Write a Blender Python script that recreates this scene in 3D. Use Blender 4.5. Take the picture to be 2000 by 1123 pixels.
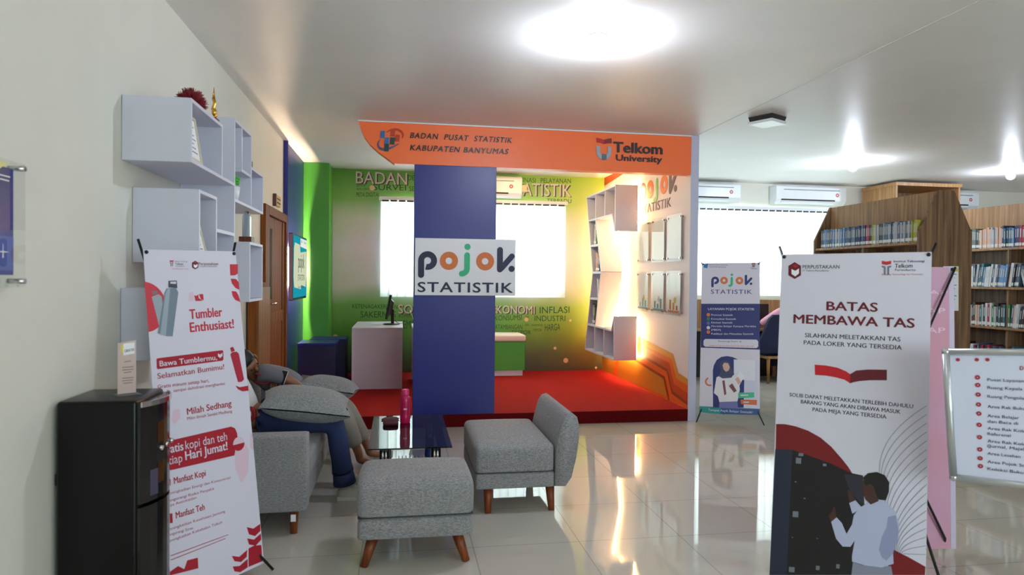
import bpy, bmesh, math, random
import numpy as np
from mathutils import Vector, Matrix
random.seed(7)
for _o in list(bpy.data.objects):
    bpy.data.objects.remove(_o)
SC = bpy.context.scene
COL = SC.collection

# ------------------------------------------------------------------ camera
YAW, PITCH, ROLL, FPX, EYE = 0.164867, -0.0134433, 0.00981917, 1321.24, 1.48
def _cam_axes():
    cy, sy = math.cos(YAW), math.sin(YAW); cp, sp = math.cos(PITCH), math.sin(PITCH); cr, sr = math.cos(ROLL), math.sin(ROLL)
    f = Vector((sy*cp, cy*cp, sp)); r = Vector((cy, -sy, 0)); u = r.cross(f)
    return cr*r+sr*u, -sr*r+cr*u, f
CR, CU, CF = _cam_axes()
cam_data = bpy.data.cameras.new('camera'); cam = bpy.data.objects.new('camera', cam_data); COL.objects.link(cam)
cam_data.sensor_width = 36.0; cam_data.lens = FPX*36.0/2000.0
cam_data.clip_start = 0.05; cam_data.clip_end = 200
cam.matrix_world = Matrix(((CR.x, CU.x, -CF.x, 0), (CR.y, CU.y, -CF.y, 0), (CR.z, CU.z, -CF.z, EYE), (0, 0, 0, 1)))
cam_data.dof.use_dof = True; cam_data.dof.focus_distance = 6.6; cam_data.dof.aperture_fstop = 3.2
SC.camera = cam

# ------------------------------------------------------------------ view, world
SC.view_settings.view_transform = 'Standard'; SC.view_settings.look = 'None'
SC.view_settings.gamma = 1.0; SC.view_settings.use_curve_mapping = False
SC.view_settings.exposure = 0.82
SC.cycles.sample_clamp_indirect = 8.0
SC.cycles.max_bounces = 10; SC.cycles.diffuse_bounces = 5; SC.cycles.transparent_max_bounces = 24
world = bpy.data.worlds.new('sky'); SC.world = world; world.use_nodes = True
_bg = world.node_tree.nodes['Background']; _bg.inputs[0].default_value = (0.86, 0.95, 1.0, 1); _bg.inputs[1].default_value = 5.5

LAMP_POWER = 360.0          # radiance of the ceiling bulbs
LED_WARM, LED_TV = 62.0, 560.0

# ------------------------------------------------------------------ pixel rays -> points on real planes
def ray(x, y):
    return CR*((x-1000)/FPX) + CU*(-(y-561.5)/FPX) + CF
E0 = Vector((0, 0, EYE))
def onx(x, y, X): d = ray(x, y); return E0 + d*(X/d.x)
def ony(x, y, Y): d = ray(x, y); return E0 + d*(Y/d.y)
def onz(x, y, Z): d = ray(x, y); return E0 + d*((Z-EYE)/d.z)

# ------------------------------------------------------------------ materials
def lin(c):
    return tuple((v/12.92 if v <= 0.04045 else ((v+0.055)/1.055)**2.4) for v in [q/255.0 for q in c[:3]]) + (1.0,)
_M = {}
def mat(name, c, rough=0.5, metal=0.0, spec=0.5, noise=0.0, nscale=8.0, bump=0.0, bscale=200.0, emit=None, estr=0.0, trans=0.0, stretch=None, coat=0.0):
    if name in _M: return _M[name]
    m = bpy.data.materials.new(name); m.use_nodes = True; nt = m.node_tree; N = nt.nodes; L = nt.links
    b = N['Principled BSDF']; col = lin(c)
    b.inputs['Base Color'].default_value = col; b.inputs['Roughness'].default_value = rough
    b.inputs['Metallic'].default_value = metal; b.inputs['Specular IOR Level'].default_value = spec
    b.inputs['Coat Weight'].default_value = coat
    if trans: b.inputs['Transmission Weight'].default_value = trans
    if emit: b.inputs['Emission Color'].default_value = lin(emit); b.inputs['Emission Strength'].default_value = estr
    if noise or bump:
        tc = N.new('ShaderNodeTexCoord'); mp = N.new('ShaderNodeMapping'); L.new(tc.outputs['Object'], mp.inputs[0])
        if stretch: mp.inputs['Scale'].default_value = stretch
    if noise:
        nz = N.new('ShaderNodeTexNoise'); nz.inputs['Scale'].default_value = nscale; nz.inputs['Detail'].default_value = 5
        L.new(mp.outputs[0], nz.inputs['Vector'])
        rp = N.new('ShaderNodeValToRGB'); rp.color_ramp.elements[0].position = 0.3; rp.color_ramp.elements[1].position = 0.7
        rp.color_ramp.elements[0].color = tuple(v*(1-noise) for v in col[:3])+(1,)
        rp.color_ramp.elements[1].color = tuple(min(1, v*(1+noise)) for v in col[:3])+(1,)
        L.new(nz.outputs['Fac'], rp.inputs[0]); L.new(rp.outputs[0], b.inputs['Base Color'])
    if bump:
        n2 = N.new('ShaderNodeTexNoise'); n2.inputs['Scale'].default_value = bscale; n2.inputs['Detail'].default_value = 3
        L.new(mp.outputs[0], n2.inputs['Vector'])
        bp = N.new('ShaderNodeBump'); bp.inputs['Strength'].default_value = bump; bp.inputs['Distance'].default_value = 0.004
        L.new(n2.outputs['Fac'], bp.inputs['Height']); L.new(bp.outputs[0], b.inputs['Normal'])
    _M[name] = m; return m
def emission(name, c, s):
    if name in _M: return _M[name]
    m = bpy.data.materials.new(name); m.use_nodes = True; nt = m.node_tree; nt.nodes.clear()
    e = nt.nodes.new('ShaderNodeEmission'); e.inputs[0].default_value = lin(c); e.inputs[1].default_value = s
    o = nt.nodes.new('ShaderNodeOutputMaterial'); nt.links.new(e.outputs[0], o.inputs[0]); _M[name] = m; return m
def clear_glass(name, tint, ior=1.5, gloss_rough=0.0):
    if name in _M: return _M[name]
    m = bpy.data.materials.new(name); m.use_nodes = True; nt = m.node_tree; nt.nodes.clear()
    t = nt.nodes.new('ShaderNodeBsdfTransparent'); t.inputs[0].default_value = tuple(tint)+(1,)
    g = nt.nodes.new('ShaderNodeBsdfGlossy'); g.inputs['Roughness'].default_value = gloss_rough
    f = nt.nodes.new('ShaderNodeFresnel'); f.inputs[0].default_value = ior
    x = nt.nodes.new('ShaderNodeMixShader'); o = nt.nodes.new('ShaderNodeOutputMaterial')
    gm = nt.nodes.new('ShaderNodeNewGeometry'); mm = nt.nodes.new('ShaderNodeMath'); mm.operation = 'MULTIPLY_ADD'; mm.inputs[1].default_value = -1.0; mm.inputs[2].default_value = 1.0
    m2_ = nt.nodes.new('ShaderNodeMath'); m2_.operation = 'MULTIPLY'; nt.links.new(gm.outputs['Backfacing'], mm.inputs[0]); nt.links.new(mm.outputs[0], m2_.inputs[0]); nt.links.new(f.outputs[0], m2_.inputs[1])
    nt.links.new(m2_.outputs[0], x.inputs[0]); nt.links.new(t.outputs[0], x.inputs[1]); nt.links.new(g.outputs[0], x.inputs[2]); nt.links.new(x.outputs[0], o.inputs[0])
    _M[name] = m; return m
def wood(name, dark, light, scale=1.0, rough=0.45, axis='Z', spec=0.4):
    """straight-grained veneer, grain along the given axis"""
    if name in _M: return _M[name]
    m = bpy.data.materials.new(name); m.use_nodes = True; nt = m.node_tree; N = nt.nodes; L = nt.links; b = N['Principled BSDF']
    tc = N.new('ShaderNodeTexCoord'); mp = N.new('ShaderNodeMapping'); L.new(tc.outputs['Object'], mp.inputs[0])
    s = {'Z': (18, 18, 0.7), 'Y': (18, 0.7, 18), 'X': (0.7, 18, 18)}[axis]
    mp.inputs['Scale'].default_value = tuple(v*scale for v in s)
    n1 = N.new('ShaderNodeTexNoise'); n1.inputs['Scale'].default_value = 2.2; n1.inputs['Detail'].default_value = 6; n1.inputs['Distortion'].default_value = 0.4
    L.new(mp.outputs[0], n1.inputs['Vector'])
    rp = N.new('ShaderNodeValToRGB'); rp.color_ramp.elements[0].position = 0.35; rp.color_ramp.elements[1].position = 0.68
    rp.color_ramp.elements[0].color = lin(dark); rp.color_ramp.elements[1].color = lin(light)
    L.new(n1.outputs['Fac'], rp.inputs[0]); L.new(rp.outputs[0], b.inputs['Base Color'])
    b.inputs['Roughness'].default_value = rough; b.inputs['Specular IOR Level'].default_value = spec
    _M[name] = m; return m
def fabric(name, c1, c2, scale=260):
    if name in _M: return _M[name]
    m = bpy.data.materials.new(name); m.use_nodes = True; nt = m.node_tree; N = nt.nodes; L = nt.links; b = N['Principled BSDF']
    tc = N.new('ShaderNodeTexCoord')
    facs = []
    for sc in ((scale*0.25, scale, scale), (scale, scale*0.25, scale)):
        mp = N.new('ShaderNodeMapping'); mp.inputs['Scale'].default_value = sc; L.new(tc.outputs['Object'], mp.inputs[0])
        n1 = N.new('ShaderNodeTexNoise'); n1.inputs['Scale'].default_value = 1.0; n1.inputs['Detail'].default_value = 2; L.new(mp.outputs[0], n1.inputs['Vector']); facs.append(n1)
    ad = N.new('ShaderNodeMath'); ad.operation = 'ADD'; L.new(facs[0].outputs['Fac'], ad.inputs[0]); L.new(facs[1].outputs['Fac'], ad.inputs[1])
    hf = N.new('ShaderNodeMath'); hf.operation = 'MULTIPLY'; hf.inputs[1].default_value = 0.5; L.new(ad.outputs[0], hf.inputs[0])
    rp = N.new('ShaderNodeValToRGB'); rp.color_ramp.elements[0].position = 0.38; rp.color_ramp.elements[1].position = 0.62
    rp.color_ramp.elements[0].color = lin(c1); rp.color_ramp.elements[1].color = lin(c2)
    L.new(hf.outputs[0], rp.inputs[0]); L.new(rp.outputs[0], b.inputs['Base Color'])
    b.inputs['Roughness'].default_value = 0.92; b.inputs['Specular IOR Level'].default_value = 0.2; b.inputs['Sheen Weight'].default_value = 0.15
    bp = N.new('ShaderNodeBump'); bp.inputs['Strength'].default_value = 0.35; bp.inputs['Distance'].default_value = 0.002
    L.new(hf.outputs[0], bp.inputs['Height']); L.new(bp.outputs[0], b.inputs['Normal'])
    _M[name] = m; return m

# ------------------------------------------------------------------ mesh builder
def wmat(o):
    m = o.matrix_basis.copy()
    return (wmat(o.parent) @ m) if o.parent else m
class MB:
    def __init__(s, m=None):
        s.bm = bmesh.new(); s.mats = []; s.i = 0
        if m: s.m(m)
    def m(s, material):
        if material not in s.mats: s.mats.append(material)
        s.i = s.mats.index(material); return s
    def face(s, pts):
        vs = [s.bm.verts.new(p) for p in pts]
        f = s.bm.faces.new(vs); f.material_index = s.i; return f
    def faces(s, pts, idx, smooth=False):
        vs = [s.bm.verts.new(p) for p in pts]
        for q in idx:
            try: f = s.bm.faces.new([vs[k] for k in q]); f.material_index = s.i; f.smooth = smooth
            except ValueError: pass
        return vs
    def hexa(s, p):      # 8 points: bottom loop of 4, top loop of 4
        s.faces(p, [(3, 2, 1, 0), (4, 5, 6, 7), (0, 1, 5, 4), (1, 2, 6, 5), (2, 3, 7, 6), (3, 0, 4, 7)]); return s
    def box(s, a, b):
        x0, y0, z0 = [min(a[k], b[k]) for k in range(3)]; x1, y1, z1 = [max(a[k], b[k]) for k in range(3)]
        return s.hexa([(x0, y0, z0), (x1, y0, z0), (x1, y1, z0), (x0, y1, z0), (x0, y0, z1), (x1, y0, z1), (x1, y1, z1), (x0, y1, z1)])
    def rbox(s, a, b, r=0.01, seg=3):
        t = bmesh.new(); c = [(a[k]+b[k])/2 for k in range(3)]; h = [abs(b[k]-a[k]) for k in range(3)]
        bmesh.ops.create_cube(t, size=1.0); bmesh.ops.scale(t, vec=h, verts=t.verts); bmesh.ops.translate(t, vec=c, verts=t.verts)
        bmesh.ops.bevel(t, geom=list(t.edges), offset=min(r, min(h)*0.49), segments=seg, profile=0.5, affect='EDGES')
        return s.merge(t, smooth=True)
    def merge(s, t, smooth=False, M=None):
        t.verts.index_update(); pts = [(M @ v.co if M else v.co.copy()) for v in t.verts]
        idx = [[v.index for v in f.verts] for f in t.faces]; t.free(); s.faces(pts, idx, smooth); return s
    def prism(s, pts, vec):
        pts = [Vector(p) for p in pts]; v = Vector(vec); n = len(pts)
        idx = [tuple(range(n))[::-1], tuple(range(n, 2*n))] + [(k, (k+1) % n, n+(k+1) % n, n+k) for k in range(n)]
        s.faces(pts + [p+v for p in pts], idx); return s
    def cyl(s, p0, p1, r0, r1=None, seg=16, smooth=True):
        r1 = r0 if r1 is None else r1; p0 = Vector(p0); p1 = Vector(p1); d = (p1-p0).normalized()
        a = d.orthogonal().normalized(); b = d.cross(a); pts = []
        for p, r in ((p0, r0), (p1, r1)):
            for k in range(seg):
                t = 2*math.pi*k/seg; pts.append(p + a*(r*math.cos(t)) + b*(r*math.sin(t)))
        vs = s.faces(pts, [(k, (k+1) % seg, seg+(k+1) % seg, seg+k) for k in range(seg)], smooth)
        for lp in (list(range(seg))[::-1], list(range(seg, 2*seg))):
            f = s.bm.faces.new([vs[k] for k in lp]); f.material_index = s.i
        return s
    def lathe(s, prof, c, seg=20, M=None):
        c = Vector(c); pts = []; n = len(prof)
        for (r, z) in prof:
            for k in range(seg):
                t = 2*math.pi*k/seg; p = Vector((r*math.cos(t), r*math.sin(t), z)); pts.append((M @ p if M else p)+c)
        idx = [(j*seg+k, j*seg+(k+1) % seg, (j+1)*seg+(k+1) % seg, (j+1)*seg+k) for j in range(n-1) for k in range(seg)]
        idx += [tuple(range(seg))[::-1], tuple(range((n-1)*seg, n*seg))]
        s.faces(pts, idx, True); return s
    def ball(s, c, r, seg=14, rings=9, sc=(1, 1, 1), M=None):
        t = bmesh.new(); bmesh.ops.create_uvsphere(t, u_segments=seg, v_segments=rings, radius=r)
        bmesh.ops.scale(t, vec=sc, verts=t.verts); MM = Matrix.Translation(Vector(c)) @ (M.to_4x4() if M else Matrix())
        return s.merge(t, True, MM)
    def tube(s, pts, r, seg=8):
        pts = [Vector(p) for p in pts]; n = len(pts); out = []; up = None
        for k in range(n):
            d = (pts[min(k+1, n-1)]-pts[max(k-1, 0)]).normalized()
            a = d.orthogonal().normalized() if up is None else (up - d*up.dot(d)).normalized()
            up = a; b = d.cross(a)
            for j in range(seg):
                t = 2*math.pi*j/seg; out.append(pts[k]+a*(r*math.cos(t))+b*(r*math.sin(t)))
        idx = [(k*seg+j, k*seg+(j+1) % seg, (k+1)*seg+(j+1) % seg, (k+1)*seg+j) for k in range(n-1) for j in range(seg)]
        idx += [tuple(range(seg))[::-1], tuple(range((n-1)*seg, n*seg))]
        s.faces(out, idx, True); return s
    def softbox(s, a, b, r=0.05, n=14, bulge=(0, 0, 0), rb=None):
        """upholstered block: edges rounded by r (rb at the bottom), faces pushed out by bulge"""
        rb = r if rb is None else rb
        t = bmesh.new(); bmesh.ops.create_cube(t, size=2.0); bmesh.ops.subdivide_edges(t, edges=list(t.edges), cuts=n, use_grid_fill=True)
        c = Vector([(a[k]+b[k])/2 for k in range(3)]); h = [abs(b[k]-a[k])/2 for k in range(3)]
        for v in t.verts:
            q = v.co.copy(); rr = [r, r, r if q.z > 0 else rb]
            # crowd the grid towards the edges so that the rounding gets enough points
            w = [math.copysign(1-(1-abs(q[k]))**1.6, q[k]) if abs(q[k]) > 0 else 0.0 for k in range(3)]
            p = [w[k]*h[k] for k in range(3)]
            inn = [max(-(h[k]-rr[k]), min(h[k]-rr[k], p[k])) for k in range(3)]
            d = Vector([(p[k]-inn[k])/rr[k] for k in range(3)])
            if d.length > 1e-9: d = d.normalized()
            o = Vector(inn)+Vector([d[k]*rr[k] for k in range(3)])
            for k in range(3):
                u, x_ = w[(k+1) % 3], w[(k+2) % 3]
                o[k] += math.copysign(1, q[k])*(abs(w[k])**3)*bulge[k]*(1-u*u)*(1-x_*x_)
            v.co = o + c
        return s.merge(t, True)
    def build(s, name, parent=None, bevel=0.0, smooth=False, **props):
        bm = s.bm; bmesh.ops.recalc_face_normals(bm, faces=bm.faces)
        if parent is not None: bm.transform(wmat(parent).inverted()); loc = None
        else:
            xs = [v.co for v in bm.verts]
            loc = Vector(((min(v.x for v in xs)+max(v.x for v in xs))/2, (min(v.y for v in xs)+max(v.y for v in xs))/2, min(v.z for v in xs)))
            bm.transform(Matrix.Translation(-loc))
        me = bpy.data.meshes.new(name); bm.to_mesh(me); bm.free()
        for m in s.mats: me.materials.append(m)
        if smooth:
            for p in me.polygons: p.use_smooth = True
        o = bpy.data.objects.new(name, me); COL.objects.link(o)
        if parent is not None: o.parent = parent
        else: o.location = loc
        if bevel:
            bv = o.modifiers.new('bevel', 'BEVEL'); bv.width = bevel; bv.segments = 2; bv.limit_method = 'ANGLE'; bv.angle_limit = math.radians(40)
        for k, v in props.items(): o[k] = v
        return o
def thing(name, label, cat, loc=(0, 0, 0), group=None):
    o = bpy.data.objects.new(name, None); o.empty_display_size = 0.1; COL.objects.link(o); o.location = loc
    o['label'] = label; o['category'] = cat
    if group: o['group'] = group
    return o
def tag(o, label, cat, group=None):
    o['label'] = label; o['category'] = cat
    if group: o['group'] = group
    return o
def struct(o): o['kind'] = 'structure'; return o
def dup_tree(root, delta):
    r = root.copy(); COL.objects.link(r); r.location = root.location + Vector(delta)
    def kids(src, dst):
        for ch in list(src.children):
            c = ch.copy(); COL.objects.link(c); c.parent = dst; kids(ch, c)
    kids(root, r); return r
_W = ['zeroth','first','second','third','fourth','fifth','sixth','seventh','eighth','ninth','tenth','eleventh','twelfth','thirteenth','fourteenth','fifteenth','sixteenth','seventeenth','eighteenth','nineteenth']
def ordinal(n):
    if n < 20: return _W[n]
    t = ['', '', 'twenty', 'thirty', 'forty', 'fifty', 'sixty', 'seventy', 'eighty', 'ninety'][n//10]
    if n % 10 == 0: return t[:-1]+'ieth'
    return t+'-'+_W[n % 10]

# ------------------------------------------------------------------ flat faces that carry print or raised letters
class Plane:
    def __init__(s, O, u, lean=0.0):
        s.O = Vector(O); s.u = Vector((u[0], u[1], 0)).normalized()
        nh = Vector((s.u.y, -s.u.x, 0)); l = math.radians(lean)
        s.v = Vector((0, 0, 1))*math.cos(l) - nh*math.sin(l); s.n = s.u.cross(s.v)
    def uv(s, x, y):
        d = ray(x, y); t = (s.O-E0).dot(s.n)/d.dot(s.n); p = E0+d*t-s.O
        return p.dot(s.u), p.dot(s.v)
    def pt(s, u, v, off=0.0): return s.O + s.u*u + s.v*v + s.n*off
_TXT = {}
def _txt(body, bold, shear, extr, res, space):
    key = (body, bold, shear, extr, res, space)
    if key in _TXT: return _TXT[key]
    cu = bpy.data.curves.new('t', 'FONT'); cu.body = body; cu.size = 1; cu.offset = bold; cu.shear = shear; cu.extrude = extr; cu.resolution_u = res; cu.space_character = space
    o = bpy.data.objects.new('t', cu); COL.objects.link(o)
    dg = bpy.context.evaluated_depsgraph_get(); ev = o.evaluated_get(dg); me = ev.to_mesh()
    vs = [(v.co.x, v.co.y, v.co.z) for v in me.vertices]; fs = [tuple(p.vertices) for p in me.polygons]
    ev.to_mesh_clear(); bpy.data.objects.remove(o); bpy.data.curves.remove(cu)
    _TXT[key] = (vs, fs); return vs, fs
_vs, _ = _txt('H', 0, 0, 0, 2, 1.0); CAP = max(v[1] for v in _vs)
def text_uv(mb, pl, body, a, b, cap, off=0.0008, bold=0.0, shear=0.0, depth=0.0, res=3, space=1.0):
    """a, b: (u, v) of the ends of the baseline; cap: height of a capital"""
    vs, fs = _txt(body, 0.0, shear, 0.5 if depth else 0.0, res, space)
    if not vs: return
    if bold > 0.008:
        k = bold*0.95*cap; d_ = 0.0002 if depth else 0.00008
        sh_ = ((-k, 0), (k, 0), (0, k*0.6), (0, -k*0.6)) if bold > 0.02 else ((-k*0.7, 0), (k*0.7, 0))
        for j, (sx, sy) in enumerate(sh_):
            text_uv(mb, pl, body, (a[0]+sx, a[1]+sy), (b[0]+sx, b[1]+sy), cap, off + (0 if depth else d_*(j+1)), 0.0, shear, depth + (d_*(j+1) if depth else 0), res, space)
    x0 = min(v[0] for v in vs); x1 = max(v[0] for v in vs); du, dv = b[0]-a[0], b[1]-a[1]
    L = math.hypot(du, dv); cu_, cv_ = du/L, dv/L; out = []
    for v in vs:
        t = (v[0]-x0)/max(1e-6, x1-x0)*L; h = v[1]/CAP*cap
        out.append(pl.pt(a[0]+cu_*t, a[1]+cv_*t+h, off+(v[2]+0.5)*depth))
    mb.faces(out, fs)
def ptext(mb, pl, body, p0, p1, cap_px, **k):
    a = pl.uv(*p0); b = pl.uv(*p1); c = pl.uv(p0[0], p0[1]-cap_px)
    text_uv(mb, pl, body, a, b, math.hypot(c[0]-a[0], c[1]-a[1]), **k)
def poly_uv(mb, pl, pts, off=0.0008, depth=0.0):
    q = [pl.pt(u, v, off) for u, v in pts]
    if depth: mb.prism(q, pl.n*depth)
    else: mb.face(q)
def ppoly(mb, pl, pix, off=0.0008, depth=0.0): poly_uv(mb, pl, [pl.uv(*p) for p in pix], off, depth)
def disc_uv(mb, pl, c, r, off=0.0008, depth=0.0, seg=24, a0=0, a1=360, ry=None):
    ry = r if ry is None else ry
    pts = [(c[0]+r*math.cos(math.radians(a0+(a1-a0)*k/seg)), c[1]+ry*math.sin(math.radians(a0+(a1-a0)*k/seg))) for k in range(seg + (0 if a1-a0 == 360 else 1))]
    if a1-a0 != 360: pts.append(c)
    poly_uv(mb, pl, pts, off, depth)
def ring_uv(mb, pl, c, r0, r1, off=0.0008, depth=0.0, seg=28, a0=0, a1=360, asp=1.0):
    for k in range(seg):
        t0 = math.radians(a0+(a1-a0)*k/seg); t1 = math.radians(a0+(a1-a0)*(k+1)/seg)
        poly_uv(mb, pl, [(c[0]+r*math.cos(t)*asp, c[1]+r*math.sin(t)) for r, t in ((r0, t0), (r1, t0), (r1, t1), (r0, t1))], off, depth)
def stroke_uv(mb, pl, pts, r, off=0.0008, depth=0.0):
    """one outline around a whole polyline, with round ends"""
    n = len(pts); L_, R_ = [], []
    for k in range(n):
        a = pts[max(k-1, 0)]; c = pts[min(k+1, n-1)]; dx, dy = c[0]-a[0], c[1]-a[1]; l = math.hypot(dx, dy); nx, ny = -dy/l*r, dx/l*r
        L_.append((pts[k][0]+nx, pts[k][1]+ny)); R_.append((pts[k][0]-nx, pts[k][1]-ny))
    def cap_(k, k2):
        a = math.atan2(pts[k][1]-pts[k2][1], pts[k][0]-pts[k2][0]); return [(pts[k][0]+r*math.cos(a+t), pts[k][1]+r*math.sin(a+t)) for t in [math.pi/2-math.pi*q/10 for q in range(1, 10)]]
    P = L_ + cap_(n-1, n-2) + R_[::-1] + cap_(0, 1)
    poly_uv(mb, pl, P, off, depth)
def pojok_letters(mbs, pl, u0, v0, w, off=0.001, depth=0.0):
    """the round-ended lettering: mbs = dict navy/orange/green builders; u0, v0 left end of the baseline; w whole width"""
    k = w/186.0; U = lambda x: u0+x*k; V = lambda y: v0+y*k
    e = 0.0003; L = []
    def part_(key): q = MB(mbs[key]); L.append(q); return q
    q = part_('navy'); ring_uv(q, pl, (U(18.5), V(17.5)), 6.6*k, 17.8*k, off, depth, a0=-105, a1=180); stroke_uv(q, pl, [(U(6.3), V(-10)), (U(6.3), V(17))], 5.7*k, off, depth+e)
    q = part_('orange'); ring_uv(q, pl, (U(59), V(17.5)), 6.5*k, 17.5*k, off, depth)
    q = part_('green'); stroke_uv(q, pl, [(U(94), V(29)), (U(94), V(14)), (U(94), V(3))] + [(U(83+11*math.cos(t)), V(3-10*math.sin(t))) for t in (0.3, 0.6, 0.9, 1.2, 1.5)], 5.4*k, off, depth); disc_uv(q, pl, (U(94.5), V(45)), 6*k, off, depth)
    q = part_('orange'); ring_uv(q, pl, (U(129), V(17.5)), 6.5*k, 17.5*k, off, depth)
    q = part_('navy'); stroke_uv(q, pl, [(U(158), V(2)), (U(158), V(40))], 5.6*k, off, depth); stroke_uv(q, pl, [(U(161), V(4.5)), (U(181.5), V(28))], 5.4*k, off, depth+e)
    q = part_('navy'); disc_uv(q, pl, (U(181), V(3.5)), 6*k, off, depth)
    return L

# ------------------------------------------------------------------ palette
XL, YB, CEIL, PZ, FY = -1.285, 9.75, 2.992, 0.124, 6.69      # left wall, back wall, ceiling, platform top, booth front
XR, YF = 11.0, -3.6
M_wall = mat('cream_wall_paint', (226, 224, 212), 0.75, noise=0.02, nscale=3, bump=0.05, bscale=90)
M_ceil = mat('ceiling_paint', (240, 238, 235), 0.42, spec=0.3, noise=0.02, nscale=2)
M_white = mat('white_laminate', (212, 213, 226), 0.42, spec=0.4)
M_whitegloss = mat('white_plastic', (232, 236, 238), 0.3, spec=0.5)
M_blue = mat('blue_laminate', (28, 36, 124), 0.35, spec=0.45, noise=0.03, nscale=20)
M_navy = mat('navy_paint', (22, 22, 68), 0.4)
M_green = mat('green_laminate', (70, 158, 52), 0.45)
M_orange = mat('orange_laminate', (255, 120, 62), 0.4, spec=0.4, noise=0.02, nscale=3)
M_carpet = mat('red_carpet', (150, 32, 32), 0.95, spec=0.1, noise=0.16, nscale=160, bump=0.6, bscale=400)
M_carpet_d = mat('dark_red_carpet_edge', (92, 12, 16), 0.95, spec=0.1, noise=0.15, nscale=160)
M_black = mat('black_plastic', (16, 16, 18), 0.35, spec=0.5)
M_gloss_black = mat('gloss_black', (9, 9, 11), 0.12, spec=0.6)
M_chrome = mat('chrome', (210, 210, 212), 0.12, metal=1.0)
M_alu = mat('aluminium', (205, 208, 210), 0.32, metal=0.9)
M_vinyl = mat('white_banner_vinyl', (220, 216, 230), 0.45, spec=0.4, bump=0.08, bscale=14)
M_paper = mat('white_paper', (244, 244, 248), 0.7)
M_ink = mat('dark_ink', (28, 26, 44), 0.6)
M_navyink = mat('navy_ink', (24, 30, 66), 0.5)
M_org_ink = mat('orange_ink', (217, 116, 52), 0.5)
M_grn_ink = mat('green_ink', (52, 186, 130), 0.5)
M_red_ink = mat('red_ink', (196, 36, 56), 0.5)
M_crimson = mat('crimson_ink', (170, 24, 44), 0.5)
M_pinkink = mat('pale_pink_ink', (224, 196, 212), 0.5)
M_maroon = mat('maroon_ink', (104, 16, 32), 0.5)
M_greyink = mat('grey_ink', (120, 122, 134), 0.5)
M_leg = wood('teak_leg', (108, 50, 20), (146, 74, 32), 1.5, 0.4)
M_fab = fabric('grey_upholstery', (112, 111, 113), (164, 162, 164))
M_fab_seam = mat('grey_seam', (64, 64, 68), 0.9)
M_pillow = fabric('grey_pillow_cloth', (108, 109, 110), (160, 160, 160))
M_brown = wood('brown_door_wood', (92, 46, 14), (142, 80, 28), 0.9, 0.55, 'Z', 0.2)
M_lib = wood('library_veneer', (98, 72, 52), (150, 116, 84), 1.0, 0.5)
M_lib_l = wood('library_veneer_light', (142, 104, 66), (182, 140, 94), 1.0, 0.5)

def led(name, c, s): return emission(name, c, s)
LEDW = led('warm_led', (255, 204, 132), LED_WARM); LEDC = led('neutral_led', (255, 222, 186), LED_TV)

# ================================================================== ROOM SHELL
def floor_material():
    m = bpy.data.materials.new('polished_floor_tiles'); m.use_nodes = True; nt = m.node_tree; N = nt.nodes; L = nt.links; b = N['Principled BSDF']
    g = N.new('ShaderNodeNewGeometry'); mp = N.new('ShaderNodeMapping'); L.new(g.outputs['Position'], mp.inputs[0])
    mp.inputs['Location'].default_value = (-1.01+6.0, -4.28+6.0, 0)
    br = N.new('ShaderNodeTexBrick'); br.offset = 0.0; br.squash = 1.0
    br.inputs['Scale'].default_value = 1.0; br.inputs['Brick Width'].default_value = 0.6; br.inputs['Row Height'].default_value = 0.6
    br.inputs['Mortar Size'].default_value = 0.0016; br.inputs['Mortar Smooth'].default_value = 0.2; br.inputs['Bias'].default_value = 0.0
    br.inputs['Color1'].default_value = lin((206, 200, 188)); br.inputs['Color2'].default_value = lin((202, 196, 184)); br.inputs['Mortar'].default_value = lin((128, 122, 112))
    L.new(mp.outputs[0], br.inputs['Vector'])
    nz = N.new('ShaderNodeTexNoise'); nz.inputs['Scale'].default_value = 1.6; nz.inputs['Detail'].default_value = 6; L.new(g.outputs['Position'], nz.inputs['Vector'])
    mx = N.new('ShaderNodeMix'); mx.data_type = 'RGBA'; mx.blend_type = 'MULTIPLY'; mx.inputs[0].default_value = 0.12
    L.new(br.outputs['Color'], mx.inputs[6]); L.new(nz.outputs['Color'], mx.inputs[7]); L.new(mx.outputs[2], b.inputs['Base Color'])
    b.inputs['Roughness'].default_value = 0.035; b.inputs['Specular IOR Level'].default_value = 0.85
    return m
struct(MB(floor_material()).box((XL-0.2, YF-0.2, -0.1), (XR+0.2, YB+0.25, 0)).build('floor'))
struct(MB(M_ceil).box((XL-0.2, YF-0.2, CEIL), (XR+0.2, YB+0.25, CEIL+0.1)).build('ceiling'))
struct(MB(M_wall).box((XL-0.2, YF-0.2, 0), (XL, YB+0.25, CEIL)).build('wall_left'))
struct(MB(M_wall).box((XR, YF-0.2, 0), (XR+0.2, YB+0.25, CEIL)).build('wall_right'))
# front wall, behind the viewer; its unseen window is added to light the booth
W4_ADDED = (1.2, 6.4, 0.95, 2.6)
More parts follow.
